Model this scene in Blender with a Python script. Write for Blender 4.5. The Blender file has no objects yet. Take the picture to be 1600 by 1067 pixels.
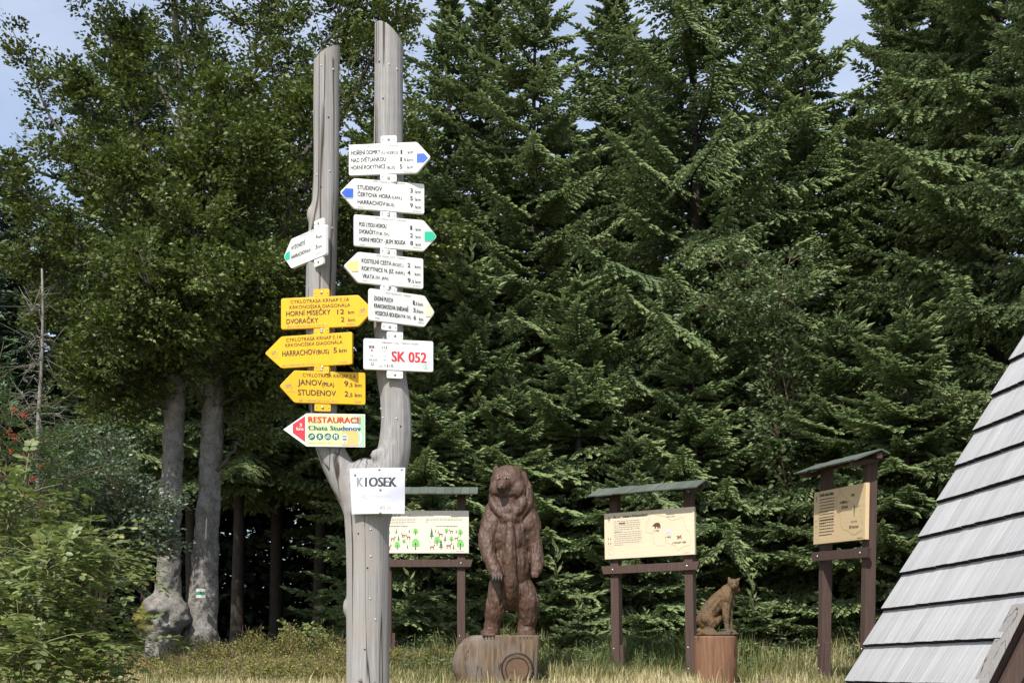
import bpy, bmesh, math, random
import numpy as np
from mathutils import Vector, Matrix, noise as mnoise

R = math.radians
F, CX, HY, EYE = 1900.0, 800.0, 1005.0, 1.6     # focal length in photo pixels, centre column, horizon row, eye height
SC = bpy.context.scene
COL = SC.collection

# ------------------------------------------------------------------ camera, sky, sun, exposure
cam_d = bpy.data.cameras.new('camera')
cam = bpy.data.objects.new('camera', cam_d)
COL.objects.link(cam)
cam.location = (0, 0, EYE)
cam.rotation_euler = (R(90), 0, 0)
cam_d.sensor_width = 36
cam_d.lens = 36 * F / 1600
cam_d.shift_y = (HY - 533.5) / 1600
cam_d.clip_end = 2000
SC.camera = cam

SUN_EL, SUN_AZ = R(50), R(20)                   # sun behind the camera, to its left
SKY_STRENGTH, SUN_STRENGTH = 0.15, 4.8
world = bpy.data.worlds.new('World')
SC.world = world
world.use_nodes = True
nt = world.node_tree
nt.nodes.clear()
sky = nt.nodes.new('ShaderNodeTexSky')
sky.sky_type = 'NISHITA'
sky.sun_disc = False
sky.sun_elevation = SUN_EL
sky.sun_rotation = R(180) + SUN_AZ
sky.altitude = 900
sky.air_density = 1.0
sky.dust_density = 1.6
tc = nt.nodes.new('ShaderNodeTexCoord')
mp = nt.nodes.new('ShaderNodeMapping')
mp.inputs['Scale'].default_value = (1.0, 1.0, 2.6)
cn = nt.nodes.new('ShaderNodeTexNoise')
cn.inputs['Scale'].default_value = 2.2
cn.inputs['Detail'].default_value = 7
cn.inputs['Roughness'].default_value = 0.55
cr = nt.nodes.new('ShaderNodeMapRange')
cr.inputs['From Min'].default_value = 0.42
cr.inputs['From Max'].default_value = 0.8
cr.inputs['To Min'].default_value = 0.25
cr.inputs['To Max'].default_value = 0.7
mx = nt.nodes.new('ShaderNodeMixRGB')
mx.inputs['Color2'].default_value = (5.6, 5.9, 6.6, 1)
bg = nt.nodes.new('ShaderNodeBackground')
bg.inputs['Strength'].default_value = SKY_STRENGTH
wo = nt.nodes.new('ShaderNodeOutputWorld')
L = nt.links.new
L(tc.outputs['Generated'], mp.inputs['Vector']); L(mp.outputs[0], cn.inputs['Vector'])
L(cn.outputs['Fac'], cr.inputs['Value']); L(cr.outputs[0], mx.inputs['Fac'])
L(sky.outputs[0], mx.inputs['Color1']); L(mx.outputs[0], bg.inputs['Color']); L(bg.outputs[0], wo.inputs['Surface'])

sun_d = bpy.data.lights.new('sun', 'SUN')
sun_d.energy = SUN_STRENGTH
sun_d.angle = R(0.5)
sun_d.color = (1.0, 0.955, 0.88)
sun = bpy.data.objects.new('sun', sun_d)
COL.objects.link(sun)
S = Vector((-math.sin(SUN_AZ) * math.cos(SUN_EL), -math.cos(SUN_AZ) * math.cos(SUN_EL), math.sin(SUN_EL)))
sun.rotation_euler = S.to_track_quat('Z', 'Y').to_euler()
sun.location = S * 60
SC.view_settings.view_transform = 'Standard'
SC.view_settings.look = 'None'
SC.view_settings.gamma = 1
SC.view_settings.exposure = 0.38
SC.view_settings.use_curve_mapping = False
SC.render.engine = 'CYCLES'
SC.cycles.max_bounces = 6
SC.cycles.transparent_max_bounces = 4

# ------------------------------------------------------------------ helpers: tagging, meshes
def tag(o, label=None, cat=None, group=None, kind=None):
    if label: o['label'] = label
    if cat: o['category'] = cat
    if group: o['group'] = group
    if kind: o['kind'] = kind
    return o

def empty(name, loc=(0, 0, 0), rz=0.0):
    o = bpy.data.objects.new(name, None)
    o.empty_display_size = 0.1
    o.location = loc
    o.rotation_euler = (0, 0, rz)
    COL.objects.link(o)
    return o

def link(name, me, mats=None, parent=None, loc=None):
    if mats is not None:
        for m in (mats if isinstance(mats, (list, tuple)) else [mats]): me.materials.append(m)
    o = bpy.data.objects.new(name, me)
    COL.objects.link(o)
    if parent: o.parent = parent
    if loc is not None: o.location = loc
    return o

def npmesh(name, verts, tris, tone=None, midx=None, smooth=False):
    me = bpy.data.meshes.new(name)
    V = np.ascontiguousarray(verts, dtype=np.float32)
    T = np.ascontiguousarray(tris, dtype=np.int32)
    k = T.shape[1]
    me.vertices.add(len(V)); me.vertices.foreach_set('co', V.ravel())
    me.loops.add(T.size); me.loops.foreach_set('vertex_index', T.ravel())
    me.polygons.add(len(T))
    me.polygons.foreach_set('loop_start', np.arange(0, T.size, k, dtype=np.int32))
    if midx is not None: me.polygons.foreach_set('material_index', np.ascontiguousarray(midx, dtype=np.int32))
    me.update(calc_edges=True)
    if tone is not None:
        a = me.attributes.new('tone', 'FLOAT', 'POINT')
        a.data.foreach_set('value', np.ascontiguousarray(tone, dtype=np.float32))
    if smooth: me.shade_smooth()
    return me

def bm_obj(name, bm, mats, parent=None, loc=None, smooth=False):
    me = bpy.data.meshes.new(name)
    bm.normal_update()
    bm.to_mesh(me); bm.free()
    if smooth: me.shade_smooth()
    return link(name, me, mats, parent, loc)

def box(bm, x0, x1, y0, y1, z0, z1, M=None, bevel=0.0):
    vs = [bm.verts.new(Vector((x, y, z))) for z in (z0, z1) for y in (y0, y1) for x in (x0, x1)]
    if M is not None:
        for v in vs: v.co = M @ v.co
    fs = [bm.faces.new([vs[i] for i in q]) for q in ((0, 2, 3, 1), (4, 5, 7, 6), (0, 1, 5, 4), (2, 6, 7, 3), (0, 4, 6, 2), (1, 3, 7, 5))]
    if bevel > 0:
        es = list({e for f in fs for e in f.edges})
        bmesh.ops.bevel(bm, geom=es, offset=bevel, segments=1, affect='EDGES', profile=0.5)

def box_obj(name, x0, x1, y0, y1, z0, z1, mat, parent=None, bevel=0.004, M=None):
    bm = bmesh.new(); box(bm, x0, x1, y0, y1, z0, z1, M, bevel)
    return bm_obj(name, bm, mat, parent)

def prism(bm, pts, y0, y1, bevel=0.0):
    """polygon in x,z (front at y0) extruded to y1"""
    a = [bm.verts.new((x, y0, z)) for x, z in pts]
    b = [bm.verts.new((x, y1, z)) for x, z in pts]
    n = len(pts)
    f0 = bm.faces.new(a); f1 = bm.faces.new(b[::-1])
    fs = [f0, f1] + [bm.faces.new((a[(i + 1) % n], a[i], b[i], b[(i + 1) % n])) for i in range(n)]
    bmesh.ops.recalc_face_normals(bm, faces=fs)
    if bevel: bmesh.ops.bevel(bm, geom=list(f0.edges) , offset=bevel, segments=2, affect='EDGES', profile=0.6)

def bolt(bm, x, y, z, r=0.008, h=0.006):
    g = bmesh.ops.create_uvsphere(bm, u_segments=8, v_segments=5, radius=r)
    for v in g['verts']: v.co = Vector((v.co.x + x, v.co.y * (h / r) + y, v.co.z + z))

def frames(d):
    d = d / np.linalg.norm(d, axis=1, keepdims=True)
    up = np.tile(np.array([0., 0., 1.]), (len(d), 1))
    up[np.abs(d[:, 2]) > 0.95] = (1, 0, 0)
    u = np.cross(up, d); u /= np.linalg.norm(u, axis=1, keepdims=True)
    v = np.cross(d, u)
    return d, u, v

def inst_np(tv, tt, p, d, u, v, l, w=None):
    """copies template verts tv (x along d, y along u, z along v) at points p with length l and width w"""
    w = l if w is None else w
    n, k = len(p), len(tv)
    out = (p[:, None, :] + (tv[None, :, 0:1] * l[:, None, None]) * d[:, None, :]
           + (tv[None, :, 1:2] * w[:, None, None]) * u[:, None, :] + (tv[None, :, 2:3] * w[:, None, None]) * v[:, None, :])
    tr = tt[None, :, :] + (np.arange(n) * k)[:, None, None]
    return out.reshape(-1, 3), tr.reshape(-1, tt.shape[1])

def tube_np(pts, rad, n=6, bump=0.0, seed=0, fn=None):
    """tapered tube along a polyline, quads"""
    pts = np.asarray(pts, float); rad = np.asarray(rad, float)
    m = len(pts)
    t = np.gradient(pts, axis=0)
    t /= np.linalg.norm(t, axis=1, keepdims=True) + 1e-9
    ref = np.array([0.31, 0.95, 0.05]) if abs(t[0][2]) > 0.6 else np.array([0, 0, 1.0])
    u = np.cross(np.tile(ref, (m, 1)), t); u /= np.linalg.norm(u, axis=1, keepdims=True) + 1e-9
    v = np.cross(t, u)
    a = np.linspace(0, 2 * math.pi, n, endpoint=False)
    ring = np.cos(a)[None, :, None] * u[:, None, :] + np.sin(a)[None, :, None] * v[:, None, :]
    rr = np.tile(rad[:, None], (1, n))
    if fn is not None: rr = rr * fn(pts, a)
    V = pts[:, None, :] + ring * rr[:, :, None]
    V = V.reshape(-1, 3)
    i = np.arange(m - 1)[:, None] * n; j = np.arange(n)[None, :]; j2 = (j + 1) % n
    Q = np.stack([i + j, i + j2, i + n + j2, i + n + j], -1).reshape(-1, 4)
    cap = len(V)
    V = np.vstack([V, pts[-1:]])
    tip = np.stack([(m - 1) * n + j[0], (m - 1) * n + j2[0], np.full(n, cap), np.full(n, cap)], -1)
    return V, Q, tip

class Tubes:
    def __init__(s): s.V, s.Q, s.n = [], [], 0
    def add(s, pts, rad, n=6, fn=None):
        V, Q, tip = tube_np(pts, rad, n, fn=fn)
        T = np.vstack([Q[:, [0, 1, 2]], Q[:, [0, 2, 3]], tip[:, :3]])
        s.V.append(V); s.Q.append(T + s.n); s.n += len(V)
    def mesh(s, name, smooth=True):
        return npmesh(name, np.vstack(s.V), np.vstack(s.Q), smooth=smooth)

def spline(pts, k=6):
    """Catmull-Rom through points"""
    P = [np.asarray(p, float) for p in pts]
    P = [2 * P[0] - P[1]] + P + [2 * P[-1] - P[-2]]
    out = []
    for i in range(1, len(P) - 2):
        for j in range(k):
            t = j / k
            out.append(0.5 * ((2 * P[i]) + (-P[i - 1] + P[i + 1]) * t + (2 * P[i - 1] - 5 * P[i] + 4 * P[i + 1] - P[i + 2]) * t * t
                              + (-P[i - 1] + 3 * P[i] - 3 * P[i + 1] + P[i + 2]) * t ** 3))
    out.append(P[-2])
    return np.array(out)

def px3(px, py, Y):
    """the place in the world seen at a photo pixel at distance Y"""
    return np.array([(px - CX) / F * Y, Y, EYE + (HY - py) / F * Y])

def vnoise(p, seed=0):
    """value noise, vectorised"""
    i = np.floor(p).astype(np.int64); f = p - i; f = f * f * (3 - 2 * f)
    def h(ix, iy, iz):
        k = (ix * 73856093) ^ (iy * 19349663) ^ (iz * 83492791) ^ (seed * 2654435)
        k = (k ^ (k >> 13)) * 1274126177
        return ((k ^ (k >> 16)) & 0xffff) / 65535.0
    r = 0
    for dx in (0, 1):
        for dy in (0, 1):
            for dz in (0, 1):
                w = (f[:, 0] if dx else 1 - f[:, 0]) * (f[:, 1] if dy else 1 - f[:, 1]) * (f[:, 2] if dz else 1 - f[:, 2])
                r = r + w * h(i[:, 0] + dx, i[:, 1] + dy, i[:, 2] + dz)
    return r

def log_obj(name, mat, parent, r0, r1, h, n=40, wob=.012, seed=3):
    """upright log with a flat sawn top, bevelled rim"""
    bm = bmesh.new()
    rings = []
    for z, r in ((0, r0), (h * .35, (r0 + r1) / 2), (h * .7, r1), (h - .015, r1), (h - .004, r1 * .985), (h, r1 * .955)):
        rings.append([bm.verts.new((r * (1 + wob * mnoise.noise(Vector((math.cos(i * 6.2832 / n) * 1.5 + seed, math.sin(i * 6.2832 / n) * 1.5, z))) * 4) * math.cos(i * 6.2832 / n), r * (1 + wob * mnoise.noise(Vector((math.cos(i * 6.2832 / n) * 1.5 + seed, math.sin(i * 6.2832 / n) * 1.5, z))) * 4) * math.sin(i * 6.2832 / n), z)) for i in range(n)])
    for a, b in zip(rings, rings[1:]):
        for i in range(n): bm.faces.new((a[i], a[(i + 1) % n], b[(i + 1) % n], b[i]))
    bm.faces.new(rings[-1])
    return bm_obj(name, bm, mat, parent)

# ------------------------------------------------------------------ materials
def mat_new(name):
    m = bpy.data.materials.new(name); m.use_nodes = True
    t = m.node_tree
    b = t.nodes['Principled BSDF']
    return m, t, b

def nn(t, kind, **kw):
    n = t.nodes.new(kind)
    for k, v in kw.items():
        if k in n.inputs: n.inputs[k].default_value = v
        else: setattr(n, k, v)
    return n

def ramp(t, stops):
    r = t.nodes.new('ShaderNodeValToRGB')
    e = r.color_ramp.elements
    while len(e) > 1: e.remove(e[-1])
    e[0].position, e[0].color = stops[0][0], (*stops[0][1], 1)
    for p, c in stops[1:]:
        q = e.new(p); q.color = (*c, 1)
    return r

def plain(name, col, rough=0.6, spec=0.4, metal=0.0, var=0.0, scale=8.0, bump=0.0, bscale=60.0):
    m, t, b = mat_new(name)
    b.inputs['Roughness'].default_value = rough
    b.inputs['Specular IOR Level'].default_value = spec
    b.inputs['Metallic'].default_value = metal
    b.inputs['Base Color'].default_value = (*col, 1)
    if var or bump: co = nn(t, 'ShaderNodeTexCoord')
    if var:
        n = nn(t, 'ShaderNodeTexNoise', Scale=scale, Detail=6.0, Roughness=0.6)
        t.links.new(co.outputs['Object'], n.inputs['Vector'])
        r = ramp(t, [(0.3, tuple(c * (1 - var) for c in col)), (0.7, tuple(min(1, c * (1 + var * .5)) for c in col))])
        t.links.new(n.outputs['Fac'], r.inputs[0]); t.links.new(r.outputs[0], b.inputs['Base Color'])
    if bump:
        n2 = nn(t, 'ShaderNodeTexNoise', Scale=bscale, Detail=4.0)
        t.links.new(co.outputs['Object'], n2.inputs['Vector'])
        bp = nn(t, 'ShaderNodeBump', Strength=bump, Distance=0.01)
        t.links.new(n2.outputs['Fac'], bp.inputs['Height']); t.links.new(bp.outputs[0], b.inputs['Normal'])
    return m

def wood(name, light, dark, grain=(55, 55, 1.6), crack=None, rough=0.8, bump=0.5, obj_random=0.0, stain=None, crack_at=0.62, spec=0.2):
    m, t, b = mat_new(name)
    b.inputs['Roughness'].default_value = rough
    b.inputs['Specular IOR Level'].default_value = spec
    co = nn(t, 'ShaderNodeTexCoord')
    mpn = nn(t, 'ShaderNodeMapping', Scale=grain)
    if obj_random:
        oi = nn(t, 'ShaderNodeObjectInfo')
        add = nn(t, 'ShaderNodeVectorMath', operation='ADD')
        mul = nn(t, 'ShaderNodeMath', operation='MULTIPLY'); mul.inputs[1].default_value = 37.0
        t.links.new(oi.outputs['Random'], mul.inputs[0])
        t.links.new(co.outputs['Object'], add.inputs[0]); t.links.new(mul.outputs[0], add.inputs[1])
        t.links.new(add.outputs[0], mpn.inputs['Vector'])
    else:
        t.links.new(co.outputs['Object'], mpn.inputs['Vector'])
    n1 = nn(t, 'ShaderNodeTexNoise', Scale=1.0, Detail=8.0, Roughness=0.65, Distortion=0.6)
    t.links.new(mpn.outputs[0], n1.inputs['Vector'])
    r1 = ramp(t, [(0.28, dark), (0.55, tuple((a + c) / 2 for a, c in zip(light, dark))), (0.75, light)])
    t.links.new(n1.outputs['Fac'], r1.inputs[0])
    out = r1.outputs[0]
    h = n1.outputs['Fac']
    n2 = nn(t, 'ShaderNodeTexNoise', Scale=3.0, Detail=3.0)
    t.links.new(co.outputs['Object'], n2.inputs['Vector'])
    if stain:
        r2 = ramp(t, [(0.4, (0, 0, 0)), (0.68, (1, 1, 1))])
        t.links.new(n2.outputs['Fac'], r2.inputs[0])
        mxs = nn(t, 'ShaderNodeMixRGB'); mxs.inputs['Color2'].default_value = (*stain, 1)
        t.links.new(r2.outputs[0], mxs.inputs['Fac']); t.links.new(out, mxs.inputs['Color1']); out = mxs.outputs[0]
    if obj_random:
        mr = nn(t, 'ShaderNodeMapRange'); mr.inputs['To Min'].default_value = 1 - obj_random; mr.inputs['To Max'].default_value = 1 + obj_random * .6
        t.links.new(oi.outputs['Random'], mr.inputs['Value'])
        hv = nn(t, 'ShaderNodeHueSaturation'); t.links.new(mr.outputs[0], hv.inputs['Value']); t.links.new(out, hv.inputs['Color']); out = hv.outputs[0]
    if crack:
        mp3 = nn(t, 'ShaderNodeMapping', Scale=(crack[0], crack[0], crack[1]))
        t.links.new(co.outputs['Object'], mp3.inputs['Vector'])
        vo = nn(t, 'ShaderNodeTexNoise', Scale=1.0, Detail=2.0, Roughness=0.4, Distortion=0.2)
        t.links.new(mp3.outputs[0], vo.inputs['Vector'])
        ab = nn(t, 'ShaderNodeMath', operation='SUBTRACT'); ab.inputs[1].default_value = 0.5
        t.links.new(vo.outputs['Fac'], ab.inputs[0])
        ab2 = nn(t, 'ShaderNodeMath', operation='ABSOLUTE'); t.links.new(ab.outputs[0], ab2.inputs[0])
        rc = ramp(t, [(0.0, (0.0, 0.0, 0.0)), (0.009, (.3, .3, .3)), (0.02, (1, 1, 1))])
        t.links.new(ab2.outputs[0], rc.inputs[0])
        gate = ramp(t, [(crack_at - .04, (1, 1, 1)), (crack_at, (0, 0, 0))])
        n4 = nn(t, 'ShaderNodeTexNoise', Scale=2.4, Detail=1.0); t.links.new(co.outputs['Object'], n4.inputs['Vector'])
        t.links.new(n4.outputs['Fac'], gate.inputs[0])
        mxx = nn(t, 'ShaderNodeMath', operation='MAXIMUM'); t.links.new(rc.outputs[0], mxx.inputs[0]); t.links.new(gate.outputs[0], mxx.inputs[1])
        mc = nn(t, 'ShaderNodeMixRGB'); mc.inputs['Color1'].default_value = (0.035, 0.028, 0.022, 1)
        t.links.new(mxx.outputs[0], mc.inputs['Fac']); t.links.new(out, mc.inputs['Color2']); out = mc.outputs[0]
        mulh = nn(t, 'ShaderNodeMath', operation='MULTIPLY'); t.links.new(h, mulh.inputs[0]); t.links.new(mxx.outputs[0], mulh.inputs[1]); h = mulh.outputs[0]
    t.links.new(out, b.inputs['Base Color'])
    bp = nn(t, 'ShaderNodeBump', Strength=bump, Distance=0.008)
    t.links.new(h, bp.inputs['Height']); t.links.new(bp.outputs[0], b.inputs['Normal'])
    return m

def foliage(name, stops, rough=0.5, spec=0.35, trans=0.25, obj_var=0.12):
    m, t, b = mat_new(name)
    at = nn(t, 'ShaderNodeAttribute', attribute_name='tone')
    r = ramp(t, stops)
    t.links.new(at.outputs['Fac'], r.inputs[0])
    oi = nn(t, 'ShaderNodeObjectInfo')
    mr = nn(t, 'ShaderNodeMapRange'); mr.inputs['To Min'].default_value = 1 - obj_var; mr.inputs['To Max'].default_value = 1 + obj_var
    t.links.new(oi.outputs['Random'], mr.inputs['Value'])
    hv = nn(t, 'ShaderNodeHueSaturation'); t.links.new(r.outputs[0], hv.inputs['Color']); t.links.new(mr.outputs[0], hv.inputs['Value'])
    b.inputs['Roughness'].default_value = rough
    b.inputs['Specular IOR Level'].default_value = spec
    t.links.new(hv.outputs[0], b.inputs['Base Color'])
    if trans:
        tr = nn(t, 'ShaderNodeBsdfTranslucent')
        hv2 = nn(t, 'ShaderNodeHueSaturation', Saturation=1.15, Value=1.25); t.links.new(hv.outputs[0], hv2.inputs['Color']); t.links.new(hv2.outputs[0], tr.inputs['Color'])
        ms = nn(t, 'ShaderNodeMixShader'); ms.inputs['Fac'].default_value = trans
        t.links.new(b.outputs[0], ms.inputs[1]); t.links.new(tr.outputs[0], ms.inputs[2])
        t.links.new(ms.outputs[0], t.nodes['Material Output'].inputs['Surface'])
    return m

M = {}
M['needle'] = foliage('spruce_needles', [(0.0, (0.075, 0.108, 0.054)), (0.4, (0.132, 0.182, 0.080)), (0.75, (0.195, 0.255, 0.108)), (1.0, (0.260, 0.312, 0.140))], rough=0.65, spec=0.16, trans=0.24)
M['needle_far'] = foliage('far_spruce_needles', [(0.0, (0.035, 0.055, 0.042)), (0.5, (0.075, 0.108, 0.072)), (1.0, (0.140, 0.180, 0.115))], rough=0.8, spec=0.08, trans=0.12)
M['beech_leaf'] = foliage('beech_leaves', [(0.0, (0.034, 0.052, 0.016)), (0.5, (0.078, 0.106, 0.027)), (0.85, (0.142, 0.175, 0.046)), (1.0, (0.23, 0.245, 0.08))], rough=0.45, spec=0.32, trans=0.24)
M['willow_leaf'] = foliage('willow_leaves', [(0.0, (0.07, 0.11, 0.045)), (0.5, (0.12, 0.17, 0.07)), (1.0, (0.22, 0.27, 0.13))], rough=0.45, trans=0.25)
M['grey_leaf'] = foliage('grey_green_leaves', [(0.0, (0.05, 0.075, 0.042)), (0.5, (0.105, 0.145, 0.082)), (1.0, (0.21, 0.255, 0.165))], rough=0.42, spec=0.5, trans=0.2)
M['rose_leaf'] = foliage('rose_leaves', [(0.0, (0.075, 0.11, 0.036)), (0.5, (0.165, 0.215, 0.07)), (0.85, (0.27, 0.31, 0.11)), (1.0, (0.40, 0.35, 0.13))], rough=0.42, spec=0.45, trans=0.3)
M['rowan_leaf'] = foliage('rowan_leaves', [(0.0, (0.035, 0.07, 0.03)), (0.5, (0.07, 0.125, 0.045)), (1.0, (0.13, 0.18, 0.06))], rough=0.45, trans=0.25)
M['berry'] = plain('rowan_berries', (0.30, 0.05, 0.018), rough=0.4)
M['grass'] = foliage('grass_blades', [(0.0, (0.05, 0.075, 0.022)), (0.4, (0.12, 0.145, 0.048)), (0.7, (0.28, 0.25, 0.115)), (1.0, (0.50, 0.43, 0.25))], rough=0.6, spec=0.2, trans=0.3)
M['heather'] = foliage('bilberry_leaves', [(0.0, (0.09, 0.115, 0.03)), (0.5, (0.20, 0.205, 0.055)), (0.8, (0.30, 0.26, 0.085)), (1.0, (0.27, 0.13, 0.065))], rough=0.5, trans=0.25)
M['spruce_bark'] = wood('spruce_bark', (0.075, 0.06, 0.048), (0.03, 0.024, 0.02), grain=(20, 20, 5), bump=0.9)
M['twig'] = plain('brown_twigs', (0.13, 0.095, 0.065), rough=0.85, spec=0.1)
M['dead'] = plain('dead_grey_wood', (0.22, 0.20, 0.18), rough=0.85, spec=0.1, var=0.3, scale=20)
M['cane'] = plain('green_canes', (0.15, 0.16, 0.06), rough=0.6)

def beech_bark():
    m, t, b = mat_new('beech_bark')
    b.inputs['Roughness'].default_value = 0.85; b.inputs['Specular IOR Level'].default_value = 0.15
    co = nn(t, 'ShaderNodeTexCoord')
    n1 = nn(t, 'ShaderNodeTexNoise', Scale=5.0, Detail=8.0, Roughness=0.62); t.links.new(co.outputs['Object'], n1.inputs['Vector'])
    r = ramp(t, [(0.3, (0.105, 0.097, 0.086)), (0.5, (0.215, 0.20, 0.182)), (0.72, (0.335, 0.318, 0.292))])
    t.links.new(n1.outputs['Fac'], r.inputs[0])
    n2 = nn(t, 'ShaderNodeTexNoise', Scale=34.0, Detail=5.0, Roughness=0.7); t.links.new(co.outputs['Object'], n2.inputs['Vector'])
    r2 = ramp(t, [(0.34, (0.25, 0.24, 0.22)), (0.5, (1, 1, 1))]); t.links.new(n2.outputs['Fac'], r2.inputs[0])
    mu = nn(t, 'ShaderNodeMixRGB', blend_type='MULTIPLY'); mu.inputs['Fac'].default_value = 0.75
    t.links.new(r.outputs[0], mu.inputs['Color1']); t.links.new(r2.outputs[0], mu.inputs['Color2'])
    # moss on the low left side of the burl
    at = nn(t, 'ShaderNodeAttribute', attribute_name='tone')
    n3 = nn(t, 'ShaderNodeTexNoise', Scale=9.0, Detail=4.0); t.links.new(co.outputs['Object'], n3.inputs['Vector'])
    ml = nn(t, 'ShaderNodeMath', operation='MULTIPLY'); t.links.new(at.outputs['Fac'], ml.inputs[0]); t.links.new(n3.outputs['Fac'], ml.inputs[1])
    rm = ramp(t, [(0.3, (0, 0, 0)), (0.48, (1, 1, 1))]); t.links.new(ml.outputs[0], rm.inputs[0])
    mm = nn(t, 'ShaderNodeMixRGB'); mm.inputs['Color2'].default_value = (0.15, 0.135, 0.035, 1)
    t.links.new(rm.outputs[0], mm.inputs['Fac']); t.links.new(mu.outputs[0], mm.inputs['Color1'])
    t.links.new(mm.outputs[0], b.inputs['Base Color'])
    bp = nn(t, 'ShaderNodeBump', Strength=0.8, Distance=0.02)
    t.links.new(n2.outputs['Fac'], bp.inputs['Height']); t.links.new(bp.outputs[0], b.inputs['Normal'])
    return m
M['beech_bark'] = beech_bark()
M['limb_bark_shade'] = plain('shade_tinted_limb_bark', (0.10, 0.09, 0.075), rough=0.9, spec=0.1, var=.4, scale=12)  # young limb bark, darkened to paint in the shade of the leaves
M['grey_wood'] = wood('weathered_grey_wood', (0.43, 0.415, 0.405), (0.17, 0.162, 0.155), grain=(95, 95, 1.3), crack=(10, 0.18), bump=0.7, stain=(0.30, 0.275, 0.25), crack_at=0.48)
M['roof_wood'] = wood('silver_roof_planks', (0.53, 0.53, 0.54), (0.27, 0.268, 0.268), grain=(75, 8, 1.8), bump=0.45, obj_random=0.10, stain=(0.43, 0.425, 0.43))
M['end_grain_shade'] = plain('shade_tinted_end_grain', (0.022, 0.020, 0.018), rough=0.95, spec=0.05, var=0.3, scale=60)  # dark end grain, blackened further to paint the shadow line under each course
M['brown_wood'] = wood('dark_stained_timber', (0.115, 0.075, 0.062), (0.055, 0.036, 0.030), grain=(60, 60, 3), bump=0.4)
M['green_roof'] = wood('green_stained_planks', (0.125, 0.145, 0.120), (0.07, 0.085, 0.068), grain=(50, 6, 50), bump=0.3, obj_random=0.16)
M['panel_wood'] = wood('varnished_panel', (0.66, 0.50, 0.30), (0.58, 0.43, 0.25), grain=(2.5, 40, 40), bump=0.05, rough=0.45, spec=0.35)
M['panel_pale'] = wood('pale_panel', (0.69, 0.585, 0.42), (0.64, 0.53, 0.37), grain=(2.5, 40, 40), bump=0.05, rough=0.45, spec=0.35)
M['bear_wood'] = wood('stained_carved_wood', (0.140, 0.074, 0.046), (0.036, 0.021, 0.014), grain=(60, 60, 20), crack=(10, 0.5), bump=1.0, stain=(0.088, 0.052, 0.038), rough=0.46, spec=0.35, crack_at=.6)
M['panel_cream'] = wood('cream_panel', (0.74, 0.68, 0.56), (0.70, 0.63, 0.50), grain=(2.5, 40, 40), bump=0.05, rough=0.45, spec=0.35)
M['lynx_wood'] = wood('yellow_brown_carved_wood', (0.205, 0.122, 0.052), (0.05, 0.034, 0.020), grain=(40, 40, 14), bump=0.9, stain=(0.085, 0.066, 0.046), rough=0.6)
M['stump_wood'] = wood('sawn_stump_wood', (0.25, 0.175, 0.112), (0.06, 0.042, 0.03), grain=(34, 34, 3.0), crack=(9, 0.7), bump=0.9, stain=(0.165, 0.146, 0.13), crack_at=0.5)
M['disc_wood'] = wood('knot_wood', (0.14, 0.092, 0.062), (0.05, 0.034, 0.026), grain=(30, 30, 30), bump=0.9, stain=(0.155, 0.095, 0.06))
M['red_stump'] = wood('reddish_stump_wood', (0.31, 0.165, 0.095), (0.115, 0.06, 0.038), grain=(34, 34, 2.0), crack=(11, 0.5), bump=0.6, crack_at=0.52)
def enamel(name, col, dirt):
    m, t, b = mat_new(name)
    b.inputs['Roughness'].default_value = 0.42; b.inputs['Specular IOR Level'].default_value = 0.4
    co = nn(t, 'ShaderNodeTexCoord')
    oi = nn(t, 'ShaderNodeObjectInfo')
    ad = nn(t, 'ShaderNodeVectorMath', operation='ADD'); ml = nn(t, 'ShaderNodeMath', operation='MULTIPLY'); ml.inputs[1].default_value = 23.0
    t.links.new(oi.outputs['Random'], ml.inputs[0]); t.links.new(co.outputs['Object'], ad.inputs[0]); t.links.new(ml.outputs[0], ad.inputs[1])
    out = col
    mp_ = nn(t, 'ShaderNodeMapping', Scale=(26, 26, 3.5)); t.links.new(ad.outputs[0], mp_.inputs['Vector'])
    n1 = nn(t, 'ShaderNodeTexNoise', Scale=1.0, Detail=5.0, Roughness=0.6); t.links.new(mp_.outputs[0], n1.inputs['Vector'])
    r1 = ramp(t, [(0.42, (0, 0, 0)), (0.75, (.55, .55, .55))]); t.links.new(n1.outputs['Fac'], r1.inputs[0])
    m1 = nn(t, 'ShaderNodeMixRGB'); m1.inputs['Color1'].default_value = (*col, 1); m1.inputs['Color2'].default_value = (*dirt, 1); t.links.new(r1.outputs[0], m1.inputs['Fac'])
    n2 = nn(t, 'ShaderNodeTexNoise', Scale=70.0, Detail=3.0); t.links.new(ad.outputs[0], n2.inputs['Vector'])
    r2 = ramp(t, [(0.66, (0, 0, 0)), (0.74, (.5, .5, .5))]); t.links.new(n2.outputs['Fac'], r2.inputs[0])
    m2 = nn(t, 'ShaderNodeMixRGB'); m2.inputs['Color2'].default_value = (*[c * .55 for c in dirt], 1); t.links.new(m1.outputs[0], m2.inputs['Color1']); t.links.new(r2.outputs[0], m2.inputs['Fac'])
    t.links.new(m2.outputs[0], b.inputs['Base Color'])
    return m
M['white'] = enamel('white_enamel', (0.74, 0.74, 0.71), (0.58, 0.57, 0.50))
M['yellow'] = enamel('yellow_enamel', (0.76, 0.42, 0.007), (0.62, 0.33, 0.012))
M['fold_and_shadow'] = plain('sign_fold_edge', (0.55, 0.54, 0.40), rough=0.5)
M['black'] = plain('black_print', (0.03, 0.03, 0.033), rough=0.6)
M['grey_print'] = plain('faded_print', (0.22, 0.22, 0.22), rough=0.6)
M['red'] = plain('red_print', (0.62, 0.035, 0.05), rough=0.5)
M['blue'] = plain('blue_print', (0.035, 0.12, 0.58), rough=0.5)
M['green'] = plain('green_print', (0.02, 0.46, 0.27), rough=0.5)
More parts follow.
